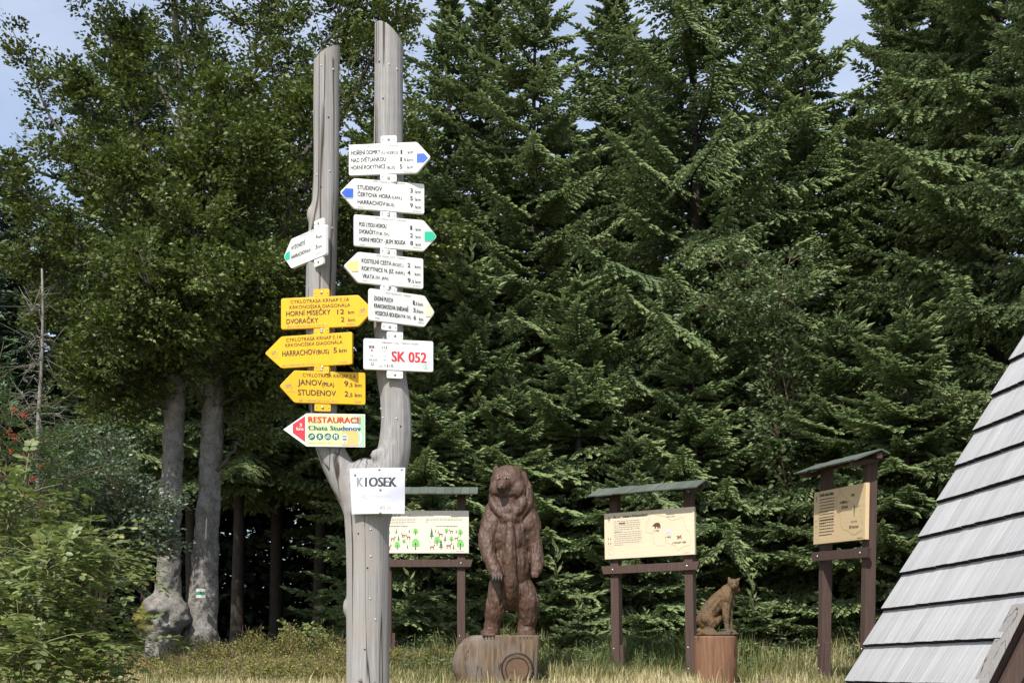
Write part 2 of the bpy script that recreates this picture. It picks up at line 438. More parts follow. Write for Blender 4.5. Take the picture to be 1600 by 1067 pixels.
M['pale_yellow'] = plain('pale_yellow_print', (0.80, 0.64, 0.24), rough=0.5)
M['cream'] = plain('cream_print', (0.70, 0.68, 0.46), rough=0.5)
M['teal'] = plain('teal_print', (0.01, 0.13, 0.15), rough=0.5)
M['lime_bg'] = plain('lime_print', (0.70, 0.76, 0.34), rough=0.45)
M['mint_bg'] = plain('mint_print', (0.36, 0.62, 0.36), rough=0.45)
M['beer'] = plain('beer_print', (0.72, 0.46, 0.16), rough=0.45)
M['foam'] = plain('foam_print', (0.66, 0.72, 0.80), rough=0.45)
M['paper'] = plain('white_paper', (0.57, 0.58, 0.66), rough=0.7, spec=0.2, var=0.05, scale=14)
M['pencil'] = plain('ochre_pencil', (0.42, 0.36, 0.16), rough=0.8)
M['steel'] = plain('zinc_steel', (0.42, 0.42, 0.41), rough=0.4, metal=0.8)
M['rust'] = plain('orange_rusty_steel', (0.36, 0.15, 0.05), rough=0.7)
M['brown_print'] = plain('brown_print', (0.10, 0.04, 0.025), rough=0.6)
M['deer_print'] = plain('red_brown_print', (0.22, 0.07, 0.03), rough=0.6)
M['leaf_print'] = plain('light_green_print', (0.20, 0.50, 0.14), rough=0.6)
M['pine_print'] = plain('dark_green_print', (0.05, 0.20, 0.08), rough=0.6)
M['wolf_print'] = plain('pale_blue_print', (0.52, 0.53, 0.60), rough=0.6)
M['eye'] = plain('pale_eye', (0.36, 0.27, 0.18), rough=0.3)
M['claw'] = plain('dark_claws', (0.045, 0.035, 0.03), rough=0.5)
M['dark'] = plain('dark_carving', (0.02, 0.014, 0.011), rough=0.5)
M['scar'] = plain('bare_beech_wood', (0.55, 0.48, 0.38), rough=0.8, var=.2, scale=30)
M['stone'] = plain('brown_stone', (0.16, 0.11, 0.09), rough=0.9, var=0.4, scale=14, bump=0.6)

# ------------------------------------------------------------------ the ground
PROF_Y = np.array([-60, 0, 4, 8, 10.5, 12, 14, 15.5, 17, 20, 26, 40, 80, 400])
PROF_Z = np.array([-4, 0, .15, .65, 1.0, 1.15, 1.18, 1.22, 1.42, 1.50, 1.6, 2.2, 4, 20])
def ground_z(x, y):
    x = np.asarray(x, float); y = np.asarray(y, float)
    z = (np.interp(y - .35, PROF_Y, PROF_Z) + np.interp(y, PROF_Y, PROF_Z) + np.interp(y + .35, PROF_Y, PROF_Z)) / 3
    return z + 0.02 * np.sin(x * 2.1 + y * .7) * np.sin(y * 1.7 - x * .4)

def build_ground():
    xs = np.concatenate([np.linspace(-300, -16, 16), np.linspace(-15, 15, 121), np.linspace(16, 300, 16)])
    ys = np.concatenate([np.linspace(-60, 2, 12), np.linspace(2.4, 30, 140), np.linspace(31, 400, 30)])
    X, Y = np.meshgrid(xs, ys)
    Z = ground_z(X, Y)
    V = np.stack([X, Y, Z], -1).reshape(-1, 3)
    nx, ny = len(xs), len(ys)
    i = np.arange(ny - 1)[:, None] * nx + np.arange(nx - 1)[None, :]
    Q = np.stack([i, i + 1, i + nx + 1, i + nx], -1).reshape(-1, 4)
    me = npmesh('ground', V, Q, smooth=True)
    m, t, b = mat_new('dry_meadow_soil')
    b.inputs['Roughness'].default_value = 0.95; b.inputs['Specular IOR Level'].default_value = 0.1
    co = nn(t, 'ShaderNodeTexCoord')
    n1 = nn(t, 'ShaderNodeTexNoise', Scale=1.3, Detail=8.0, Roughness=0.7); t.links.new(co.outputs['Object'], n1.inputs['Vector'])
    r = ramp(t, [(0.3, (0.055, 0.05, 0.025)), (0.5, (0.17, 0.145, 0.065)), (0.7, (0.30, 0.25, 0.13))])
    t.links.new(n1.outputs['Fac'], r.inputs[0]); t.links.new(r.outputs[0], b.inputs['Base Color'])
    n2 = nn(t, 'ShaderNodeTexNoise', Scale=40.0, Detail=5.0); t.links.new(co.outputs['Object'], n2.inputs['Vector'])
    bp = nn(t, 'ShaderNodeBump', Strength=0.8, Distance=0.05); t.links.new(n2.outputs['Fac'], bp.inputs['Height']); t.links.new(bp.outputs[0], b.inputs['Normal'])
    o = link('ground', me, m)
    tag(o, 'dry grassy ground rising gently towards the forest edge', 'ground', kind='structure')
build_ground()

# ------------------------------------------------------------------ spruces
# a shoot: two crossed core blades and needles standing off them
SH_V = [(0, 0, 0), (1, 0, 0), (.5, .8, .15), (.42, -.8, -.15), (.46, -.15, .8), (.4, .15, -.8)]
SH_T = [(0, 1, 2), (0, 3, 1), (0, 1, 4), (0, 5, 1)]
for k in range(4):
    a = k * 1.571 + .75
    x0 = .05 + .16 * k
    c_, s_ = math.cos(a), math.sin(a)
    i = len(SH_V)
    SH_V += [(x0, -.16 * s_, .16 * c_), (x0 + .10, .16 * s_, -.16 * c_), (x0 + .30, 1.15 * c_, 1.15 * s_)]
    SH_T.append((i, i + 1, i + 2))
SH_V = np.array(SH_V); SH_T = np.array(SH_T)

def spruce_branch(rng, Lb, pitch, droop, upturn, step=0.085, sp=0.062, sl=0.125, hang=0.45, bare=0.22):
    """shoots (p, d, l, tone) and axis of one branch growing along +x"""
    n = 14
    t = np.linspace(0, 1, n)
    ax = np.stack([t * Lb * math.cos(pitch), 0.05 * Lb * np.sin(t * 3 + rng.uniform(0, 6)),
                   Lb * (math.sin(pitch) * t - droop * t ** 1.6 + upturn * t ** 3.2)], -1)
    P, D, LL, TN = [], [], [], []
    s = bare * Lb + rng.uniform(0, step)
    while s < Lb:
        tt = s / Lb
        base = np.array([np.interp(tt, t, ax[:, k]) for k in range(3)])
        i = min(n - 2, int(tt * (n - 1)))
        fw = ax[i + 1] - ax[i]; fw /= np.linalg.norm(fw)
        sd = np.cross((0, 0, 1), fw); sd /= np.linalg.norm(sd)
        up = np.cross(fw, sd)
        for sg in (1, -1):
            lt = min(0.62, 0.42 * (Lb - s) + 0.07) * rng.uniform(.65, 1.15)
            ang = rng.uniform(0.75, 1.1)
            td = fw * math.cos(ang) + sg * sd * math.sin(ang) + up * rng.uniform(-.1, .12)
            m = max(1, int(lt / sp))
            q = np.arange(m) / m
            hg = hang * rng.uniform(.5, 1.3)
            pts = base + np.outer(q * lt, td) - np.outer(hg * lt * q ** 1.5, (0, 0, 1))
            for j in range(m):
                tang = td - np.array((0, 0, 1)) * hg * 1.5 * q[j] ** .5
                tang /= np.linalg.norm(tang)
                sd2 = np.cross((0, 0, 1), tang); sd2 /= np.linalg.norm(sd2) + 1e-6
                for s2 in (1, -1):
                    d = tang * .78 + s2 * sd2 * .6 + rng.normal(0, .12, 3) + np.array((0, 0, -.08))
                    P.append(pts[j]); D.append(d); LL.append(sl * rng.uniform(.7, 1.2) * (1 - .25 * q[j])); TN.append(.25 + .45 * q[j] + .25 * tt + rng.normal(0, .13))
            P.append(pts[-1]); D.append(tang + rng.normal(0, .08, 3)); LL.append(sl * rng.uniform(.9, 1.3)); TN.append(.75 + rng.normal(0, .15))
        # a shoot on top of the axis
        P.append(base); D.append(fw + up * rng.uniform(.2, .6) + rng.normal(0, .15, 3)); LL.append(sl * rng.uniform(.8, 1.2)); TN.append(.4 + .3 * tt)
        s += step * rng.uniform(.8, 1.2)
    P.append(ax[-1]); D.append(ax[-1] - ax[-2]); LL.append(sl * 1.5); TN.append(.95)
    return np.array(P), np.array(D), np.array(LL), np.clip(np.array(TN), 0, 1), ax

def spruce_variant(seed, H, Rb, whorl=0.40, per=6, thin=False, step=0.085, sp=0.062, sl=0.125, hang=0.45, z0=0.25, wid=.17, power=.85, detail=1.0, trunk_n=9, lod=True):
    TV_, TT_ = (SH_V[:6], SH_T[:4]) if lod else (SH_V, SH_T)
    rng = np.random.default_rng(seed)
    lib = []
    NL = 9
    for i in range(NL):
        Lb = Rb * (1.05 - i / NL * .98)
        f = i / NL
        pitch = R(-8 + 48 * f ** 1.3) ; droop = .42 * (1 - f) ** 1.2; upt = .30 * (1 - f)
        lib.append([(Lb, spruce_branch(rng, Lb, pitch + rng.normal(0, .06), droop * rng.uniform(.7, 1.2), upt, step, sp, sl, hang * (1 - .7 * f), bare=.09 if Lb > .6 else .03)) for _ in range(2 if detail >= 1 else 1)])
    PV, PT, TT = [], [], []
    tb = Tubes()
    nv = 0
    z = z0
    tubes = []
    while z < H - .25:
        fr = (z - z0) / (H - z0)
        Lw = Rb * (1 - fr) ** power
        npb = per if not thin else max(3, per - 1)
        a0 = rng.uniform(0, 6.28)
        for k in range(npb):
            Lt = max(.14, Lw * rng.choice((.6, .8, .95, 1.1, 1.3)) * rng.uniform(.9, 1.1))
            idx = int(np.argmin([abs(e[0][0] - Lt) for e in lib]))
            Lb, (p, d, l, tn, ax) = lib[idx][rng.integers(len(lib[idx]))]
            a = a0 + k * 2 * math.pi / npb + rng.normal(0, .22)
            ti = rng.normal(0, .09)
            sc = Lt / Lb
            ca, sa, ct, st = math.cos(a), math.sin(a), math.cos(ti), math.sin(ti)
            Rm = np.array([[ca, -sa, 0], [sa, ca, 0], [0, 0, 1]]) @ np.array([[ct, 0, -st], [0, 1, 0], [st, 0, ct]])
            zz = z + rng.normal(0, .1)
            zz = min(max(zz, .12), H - .1)
            if rng.random() < .5: my = np.array([1, -1, 1.])
            else: my = np.ones(3)
            pp = (p * my * sc) @ Rm.T + (0, 0, zz)
            dd = (d * my) @ Rm.T
            D_, U_, V_ = frames(dd)
            tv, tr = inst_np(TV_, TT_, pp, D_, U_, V_, l * (.5 + .5 * sc), l * wid)
            PV.append(tv); PT.append(tr + nv); nv += len(tv)
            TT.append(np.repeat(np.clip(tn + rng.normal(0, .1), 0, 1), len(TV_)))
            if Lt > .3: tubes.append(((ax * my * sc) @ Rm.T + (0, 0, zz), Lt))
        z += whorl * rng.uniform(.75, 1.2) * (1 if fr < .8 else .75)
    # leader
    n = 10
    pp = np.stack([np.zeros(n), np.zeros(n), np.linspace(H - .5, H, n)], -1)
    dd = np.stack([np.cos(np.arange(n) * 2.4) * .5, np.sin(np.arange(n) * 2.4) * .5, np.ones(n)], -1)
    D_, U_, V_ = frames(dd)
    tv, tr = inst_np(SH_V, SH_T, pp, D_, U_, V_, np.full(n, .14), np.full(n, .02))
    PV.append(tv); PT.append(tr + nv); TT.append(np.full(len(tv), .9))
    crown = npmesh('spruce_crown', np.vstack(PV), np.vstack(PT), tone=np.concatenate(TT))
    tz = np.linspace(-.3, H, 14)
    r0 = .0115 * H + .012
    tb.add(np.stack([.02 * np.sin(tz * 1.1 + seed), .02 * np.cos(tz * .9), tz], -1), r0 * (1 - tz / H * .97).clip(.02) * np.where(tz < .3, 1.25, 1), trunk_n)
    for ax, Lt in tubes:
        tb.add(ax[::3 if len(ax) > 9 else 1], np.linspace(.007 + .006 * Lt, .003, len(ax[::3 if len(ax) > 9 else 1])), 3)
    trunk = tb.mesh('spruce_trunk')
    return crown, trunk

SPR = {
    'A': spruce_variant(1, 13.5, 3.1, whorl=.37, per=6, hang=.5, sl=.125, wid=.24, sp=.064, step=.093, power=.7),
    'B': spruce_variant(2, 13.0, 2.7, whorl=.37, per=6, hang=.35, sl=.125, wid=.24, sp=.06, step=.09, power=.75),
    'C': spruce_variant(3, 15.0, 3.6, whorl=.42, per=6, hang=.8, sl=.13, wid=.24, sp=.07, step=.1, power=.7),
    'D': spruce_variant(4, 6.5, 2.1, whorl=.31, per=6, hang=.4, power=.7, sl=.12, wid=.25, sp=.055, step=.075),
    'E': spruce_variant(5, 1.0, .5, whorl=.14, per=5, hang=.1, sl=.085, step=.06, sp=.045, z0=.06, wid=.22, lod=False),
    'G': spruce_variant(7, 14.0, 2.9, whorl=.42, per=6, hang=.6, sl=.17, wid=.24, sp=.09, step=.12, power=.75, z0=5.2, detail=.5),
    'F': spruce_variant(6, 13.0, 3.0, whorl=.45, per=6, hang=.5, sl=.2, step=.14, sp=.10, detail=.5, wid=.24, power=.7),
}
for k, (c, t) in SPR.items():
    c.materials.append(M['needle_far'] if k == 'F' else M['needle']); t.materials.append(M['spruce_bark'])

def spruce(px, Y, kind, top_py, label, rz, wide=1.0, group='spruces along the forest edge', base=None):
    X = (px - CX) / F * Y
    zb = float(ground_z(X, Y)) if base is None else base
    Hn = {'A': 13.5, 'B': 13.0, 'C': 15.0, 'D': 6.5, 'E': 1.0, 'F': 13.0, 'G': 14.0}[kind]
    Ht = EYE + (HY - top_py) / F * Y - zb
    s = Ht / Hn
    o = empty('spruce_tree', (X, Y, zb), rz)
    o.scale = (s * wide, s * wide, s)
    tag(o, label, 'spruce tree', group)
    c, t = SPR[kind]
    link('trunk', t, None, o)
    tag(link('crown', c, None, o), kind='stuff')
    return o

rnd = random.Random(11)
front = [
    (702, 22.0, 'B', -45, 'thin spruce with open top just right of the taller signpost limb', 1.0),
    (762, 21.5, 'B', -60, 'slim spruce with bare pale leader straight above the bear carving', 1.1),
    (835, 20.5, 'A', -95, 'dark spruce with dense upper boughs above and right of the bear', .9),
    (955, 22.5, 'B', -55, 'narrow spruce with thin top beside the sky gap over the middle board', 1.15),
    (1085, 20.5, 'C', -330, 'tallest drooping spruce behind the right post of the middle board', 1.0),
    (1205, 23.5, 'B', -70, 'sparse spruce with bare leader left of the right-hand sky gap', 1.0),
    (1255, 22.0, 'B', -75, 'sparse spruce with a thin top touching the right-hand sky gap', 1.0),
    (1405, 22.0, 'A', -110, 'dark spruce right of the sky gap, behind the right info board', .95),
    (1560, 18.5, 'C', -420, 'large full spruce with long sunlit boughs above the wooden roof', 1.0),
    (1480, 21.0, 'A', -250, 'spruce between the right info board and the wooden roof, set back', .95),
    (1700, 16.5, 'C', -380, 'spruce cut by the frame edge beyond the wooden roof', .9),
    (738, 19.3, 'D', 380, 'mid-height bushy spruce right of the emergency sign, in front of taller trees', 1.0),
    (672, 18.6, 'D', 520, 'low bushy spruce behind the left info board', 1.1),
    (905, 19.2, 'D', 420, 'mid-height bushy spruce between the bear and the middle board', 1.1),
    (800, 18.6, 'D', 590, 'low dense spruce close behind the bear carving', 1.15),
    (1085, 18.8, 'D', 520, 'mid-height spruce close behind the right half of the middle board', 1.2),
    (985, 18.2, 'D', 660, 'low spruce close behind the left half of the middle board', 1.15),
    (1190, 19.4, 'D', 600, 'low spruce behind the lynx carving and the leafy willow', 1.2),
    (1310, 18.4, 'D', 480, 'mid-height spruce directly behind the right info board', 1.25),
    (1420, 17.2, 'D', 470, 'mid-height spruce with long boughs beside the far edge of the wooden roof', 1.3),
    (905, 16.6, 'E', 930, 'waist-high young spruce in the grass left of the middle board', 1.1),
    (1010, 17.2, 'E', 955, 'small young spruce in the tall grass under the middle board', 1.3),
    (1175, 17.0, 'E', 905, 'young spruce sapling right behind the lynx carving', 1.2),
    (640, 17.6, 'E', 900, 'young spruce in the shade under the left info board', 1.4),
    (870, 17.5, 'E', 860, 'chest-high young spruce right of the bear carving', 1.2),
]
for i, (px, Y, k, ty, lab, w) in enumerate(front):
    spruce(px, Y, k, ty, lab, rnd.uniform(0, 6.28), w)
back = [
    (20, 30.0, 'F', 235, 'pale hazy spruce at the far edge behind the rowan berries'),
    (110, 27.5, 'F', 330, 'hazy spruce left of the beeches, partly behind their low leaves'),
    (-60, 26.0, 'F', 300, 'spruce cut by the frame edge behind the rose bush'),
    (208, 31.0, 'F', 15, 'thin-topped spruce rising through the leaves of the burled beech'),
    (300, 24.0, 'G', 200, 'bare-stemmed spruce in the shade between the two beech trunks'),
    (372, 23.0, 'G', 230, 'bare-stemmed shaded spruce just right of the blazed beech'),
    (432, 25.5, 'G', 180, 'bare-stemmed spruce in the dark gap between blazed beech and signpost'),
    (500, 24.0, 'G', 200, 'shaded bare-stemmed spruce straight behind the slanted signpost limb'),
    (585, 25.0, 'G', 170, 'shaded bare-stemmed spruce straight behind the taller signpost limb'),
    (230, 25.5, 'G', 250, 'bare-stemmed spruce behind the grey willow bush'),
    (655, 28.0, 'A', 200, 'spruce in the back row over the emergency sign'),
    (890, 28.0, 'F', 190, 'back-row spruce in the gap right of the dense bear-side spruce'),
    (1020, 29.0, 'F', 60, 'back-row spruce behind the middle board'),
    (1150, 27.0, 'F', 200, 'back-row spruce behind the lynx carving'),
    (1330, 28.5, 'F', 160, 'back-row spruce seen through the right-hand sky gap'),
    (1500, 27.0, 'F', -40, 'back-row spruce behind the boughs over the wooden roof'),
]
for px, Y, k, ty, lab in back:
    spruce(px, Y, k, ty, lab, rnd.uniform(0, 6.28), 1.15, 'spruces of the back row')

def far_wood():
    """the deep wood beyond: one mass of coarse overlapping boughs"""
    rng = np.random.default_rng(5)
    P, D, LL = [], [], []
    for row, (Y0, st) in enumerate(((25.5, 150), (31.0, 120), (38.0, 100))):
        for i, px in enumerate(range(-160, 1800, st)):
            if row == 0 and 180 < px < 640: continue
            Y = Y0 + rng.uniform(-1, 2)
            X = (px + rng.uniform(-40, 40) - CX) / F * Y
            H = rng.uniform(7.5, 9.0); n = 2500; Rb = 2.4
            z = H * rng.random(n) ** 1.25
            a = rng.uniform(0, 6.28, n); r = Rb * (1 - z / H) ** .8 * rng.uniform(.35, 1.05, n)
            dr = np.stack([np.cos(a), np.sin(a), rng.uniform(-.5, .1, n)], -1)
            P.append(np.stack([X + r * np.cos(a), Y + r * np.sin(a), z + float(ground_z(X, Y)) - .1 * r], -1)); D.append(dr + rng.normal(0, .25, (n, 3))); LL.append(rng.uniform(.15, .36, n))
    for i, px in enumerate(range(120, 700, 45)):          # thicket closing the shaded gap behind the beeches
        Y = 29.5 + 2.2 * (i % 2)
        X = (px - CX) / F * Y
        n = 2600; z = 6.5 * rng.random(n); a = rng.uniform(0, 6.28, n); r = rng.uniform(.2, 1.5, n)
        P.append(np.stack([X + r * np.cos(a), Y + r * np.sin(a), z + float(ground_z(X, Y))], -1)); D.append(np.stack([np.cos(a), np.sin(a), rng.uniform(-.5, .2, n)], -1) + rng.normal(0, .3, (n, 3))); LL.append(rng.uniform(.25, .5, n))
    P, D, LL = np.vstack(P), np.vstack(D), np.concatenate(LL)
    D_, U_, V_ = frames(D)
    tv = SH_V[:4]; tt = SH_T[:2]
    v, t = inst_np(tv, tt, P, D_, U_, V_, LL, LL * .26)
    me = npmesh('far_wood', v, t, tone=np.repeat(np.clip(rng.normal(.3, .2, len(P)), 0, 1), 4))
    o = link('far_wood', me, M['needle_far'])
    tag(o, 'dark mass of distant spruce wood closing the gaps between trunks', 'forest', kind='stuff')
far_wood()

# ------------------------------------------------------------------ leafy trees and shrubs
LEAF_V = np.array([(0, 0, 0), (.45, .5, .10), (1, 0, -.03), (.45, -.5, .10)])
LEAF_T = np.array([(0, 2, 1), (0, 3, 2)])

OVAL_V = np.array([(0, 0, 0), (.25, .42, .07), (.68, .42, .06), (1, 0, -.04), (.68, -.42, .06), (.25, -.42, .07)])
OVAL_T = np.array([(0, 3, 2), (0, 2, 1), (0, 4, 3), (0, 5, 4)])

class Leaves:
    def __init__(s, seed): s.rng = np.random.default_rng(seed); s.P, s.D, s.N, s.L, s.T = [], [], [], [], []
    def spray(s, p, d, n, length, leaf, flat=.35, tone=.5, droop=.2, spread=.55):
        """a flat fan of leaves along a twig that starts at p towards d"""
        r = s.rng
        d = np.asarray(d, float); d = d / (np.linalg.norm(d) + 1e-9)
        sd = np.cross((0, 0, 1.), d); sd /= np.linalg.norm(sd) + 1e-6
        nr = np.cross(d, sd)
        nr = nr + r.normal(0, flat, 3); nr /= np.linalg.norm(nr)
        q = (np.arange(n) + r.uniform(.2, .8, n)) / n
        sg = np.where(np.arange(n) % 2 == 0, 1., -1.)
        off = sg * r.uniform(.0, 1, n) * spread * length * (1 - .6 * q)
        pos = p + np.outer(q * length, d) + np.outer(off, sd) - np.outer(droop * length * q ** 2, (0, 0, 1)) + r.normal(0, .12 * length, (n, 3)) * (1, 1, .7)
        dr = np.outer(np.full(n, .8), d) + sg[:, None] * sd * .7 + r.normal(0, .35, (n, 3)) - np.array((0, 0, .15))
        s.P.append(pos); s.D.append(dr); s.N.append(np.tile(nr, (n, 1)) + r.normal(0, flat, (n, 3)))
        s.L.append(leaf * r.uniform(.7, 1.25, n)); s.T.append(np.clip(tone + r.normal(0, .2, n), 0, 1))
    def pinnate(s, p, d, pairs, length, leaf, tone=.5, droop=.35):
        r = s.rng
        d = np.asarray(d, float); d /= np.linalg.norm(d) + 1e-9
        sd = np.cross((0, 0, 1.), d); sd /= np.linalg.norm(sd) + 1e-6
        nr = np.cross(d, sd)
        for k in range(pairs):
            q = (k + .7) / pairs
            c = p + d * q * length - np.array((0, 0, droop * length * q * q))
            for sg in (1, -1):
                s.P.append(c[None]); s.D.append((d * .45 + sg * sd - nr * .15 + r.normal(0, .12, 3))[None]); s.N.append((nr + r.normal(0, .25, 3))[None])
                s.L.append(np.array([leaf * r.uniform(.8, 1.15)])); s.T.append(np.array([np.clip(tone + r.normal(0, .14), 0, 1)]))
        s.P.append((p + d * length - np.array((0, 0, droop * length)))[None]); s.D.append((d - np.array((0, 0, droop)))[None]); s.N.append(nr[None]); s.L.append(np.array([leaf])); s.T.append(np.array([tone]))
    def mesh(s, name, width=.62, oval=False):
        P, D, N, L_, T = np.vstack(s.P), np.vstack(s.D), np.vstack(s.N), np.concatenate(s.L), np.concatenate(s.T)
        D = D / np.linalg.norm(D, axis=1, keepdims=True)
        U = np.cross(N, D); U /= np.linalg.norm(U, axis=1, keepdims=True) + 1e-9
        V_ = np.cross(D, U)
        lv_, lt_ = (OVAL_V, OVAL_T) if oval else (LEAF_V, LEAF_T)
        v, t = inst_np(lv_, lt_, P, D, U, V_, L_, L_ * width)
        return npmesh(name, v, t, tone=np.repeat(T, len(lv_)))

def knobbly(amp, seed, fz=2.5):
    def fn(pts, a):
        out = np.ones((len(pts), len(a)))
        for i, p in enumerate(pts):
            for j, an in enumerate(a):
                q = Vector((math.cos(an) * 1.6 + seed, math.sin(an) * 1.6, p[2] * fz))
                out[i, j] += amp * mnoise.noise(q) + amp * .6 * mnoise.noise(q * 3.1)
        return out
    return fn

def beech(label, Y, trunk_px, limbs, seed, root_x, burl=False, blaze=False):
    """a beech: trunk and limbs as tubes through measured and added points, leaf sprays on side twigs of every limb"""
    rng = np.random.default_rng(seed)
    k = Y / F
    tb = Tubes(); lb = Tubes()
    tp = np.array([px3(a, b, Y) for a, b, _ in trunk_px]); tr = np.array([w * k for _, _, w in trunk_px])
    root = empty('beech_tree', tuple(tp[0] - np.array((0, 0, .1))))
    base = np.array(root.location)
    tag(root, label, 'beech tree', 'beeches at the forest edge')
    sp_ = spline(tp, 18); rr = np.interp(np.linspace(0, len(tp) - 1, len(sp_)), np.arange(len(tp)), tr)
    fl = knobbly(.13, seed)
    tb.add(sp_ - base, rr, 40, fl)
    lv = Leaves(seed)
    for lim in limbs:
        pts, dpt, rad, n = lim
        m = len(pts)
        # first point lies on the trunk
        P0 = [px3(a, b, Y + dpt * (i / (m - 1)) ** .8) for i, (a, b) in enumerate(pts)]
        ax = spline(P0, 7)
        ax[1:] += rng.normal(0, .035, (len(ax) - 1, 3))
        length = np.linalg.norm(np.diff(ax, axis=0), axis=1).sum()
        r_ = np.linspace(min(.055, .009 + .012 * length), .006, len(ax))
        lb.add(ax - base, r_, 7)
        # side twigs with sprays
        for j in range(int(n * (1.6 if rad > .6 else 1.6))):
            t = rng.uniform(.15, 1.0) ** .75
            c = ax[min(len(ax) - 1, int(t * (len(ax) - 1)))]
            i = min(len(ax) - 2, int(t * (len(ax) - 1)))
            fw = ax[i + 1] - ax[i]; fw /= np.linalg.norm(fw)
            dv = rng.normal(0, 1, 3); dv -= fw * (dv @ fw) * .7; dv[2] = dv[2] * .75 + .12; dv /= np.linalg.norm(dv)
            dv = dv + fw * .55
            Lt = rad * rng.uniform(.2, 1.0) * (1.05 - .6 * t)
            e = c + dv * Lt
            mid = (c + e) / 2 + np.array((0, 0, .06 * Lt))
            if Lt > .25: lb.add(np.array([c, mid, e]) - base, [.010, .007, .004], 3)
            tn = .34 + .26 * rng.random()
            for q in (.62, .78, .9, 1.0):
                pp = c + (e - c) * q + rng.normal(0, .05, 3)
                dd = dv / np.linalg.norm(dv) + rng.normal(0, .45, 3); dd[2] = dd[2] * .6 + .12
                lv.spray(pp - base, dd, 15, .22, .068, flat=.5, tone=tn + .1 * (q - .5), droop=.08, spread=.55)
        lv.spray(ax[-1] - base, fw, 24, .4, .062, tone=.5)
    me = tb.mesh('trunk')
    nv = len(me.vertices)
    co = np.empty(nv * 3, np.float32); me.vertices.foreach_get('co', co); co = co.reshape(-1, 3)
    tone = np.zeros(nv, np.float32)
    cen = np.stack([np.interp(co[:, 2], (sp_ - base)[:, 2], (sp_ - base)[:, k_]) for k_ in range(2)], -1)
    rad_ = co.copy(); rad_[:, :2] -= cen; rad_[:, 2] = 0
    rad_ /= np.linalg.norm(rad_, axis=1, keepdims=True) + 1e-6
    ridge = np.abs(vnoise(co * (11, 11, 4) + 3, 9) - .5)
    amp_ = np.interp(co[:, 2], [0, .6, 2.2, 5, 9], [1.4, 1.1, .8, .5, .2])[:, None]
    co = co + rad_ * amp_ * (.050 * (ridge - .12) + .030 * (vnoise(co * (18, 18, 9), 4) - .5) + .012 * (vnoise(co * 40, 5) - .5))[:, None]
    if burl:
        # swollen lumps round the foot of the trunk
        lumps = [(-.17, -.10, .62, .17, .13), (-.20, -.10, .46, .15, .13), (.10, -.20, .60, .15, .11), (.24, -.04, .58, .18, .14), (.20, -.12, .44, .14, .10), (-.05, -.22, .66, .13, .09), (.03, -.24, .42, .12, .08), (.0, .2, .5, .3, .08),
                 (-.02, -.30, .54, .07, -.07), (.13, -.30, .50, .07, -.06), (-.12, -.28, .42, .06, -.05), (.05, -.32, .60, .06, .05), (.10, -.34, .54, .05, .05), (-.16, -.2, .74, .09, .05), (.04, -.16, 1.1, .07, .035), (.05, -.16, 1.5, .08, .03), (.06, -.16, 1.9, .07, .03), (.1, -.12, 1.3, .06, .03)]
        fo = np.array(px3(256, 1022, Y)) - base
        for lx, ly, lz, rad, amp in lumps:
            c = fo + np.array((lx, ly, lz))
            dd = np.linalg.norm((co - c) * (1, 1, .9), axis=1)
            w = np.exp(-(dd / rad) ** 3)[:, None]
            dirv = co - (fo + np.array((0, 0, 0))); dirv[:, 2] = 0
            dirv /= np.linalg.norm(dirv, axis=1, keepdims=True) + 1e-6
            co += dirv * w * amp * (co[:, 2:3] < fo[2] + 2.3)
        bz_ = np.exp(-((co[:, 2:3] - fo[2] - .52) / .28) ** 2)
        co += bz_ * rad_ * ((np.abs(vnoise(co * (10, 10, 8) + 7, 2) - .5) - .12) * .11 + (vnoise(co * 24, 5) - .5) * .03)[:, None]
        tone = np.exp(-(np.linalg.norm(co - (fo + np.array((-.36, -.12, .52))), axis=1) / .34) ** 2) * 1.7
    me.vertices.foreach_set('co', np.ascontiguousarray(co, dtype=np.float32).ravel()); me.update()
    a = me.attributes.new('tone', 'FLOAT', 'POINT'); a.data.foreach_set('value', tone.astype(np.float32))
    link('trunk', me, M['beech_bark'], root)
    tag(link('limbs', lb.mesh('limbs'), M['limb_bark_shade'], root), kind='stuff')
    tag(link('crown', lv.mesh('crown'), M['beech_leaf'], root), kind='stuff')
    return root, base

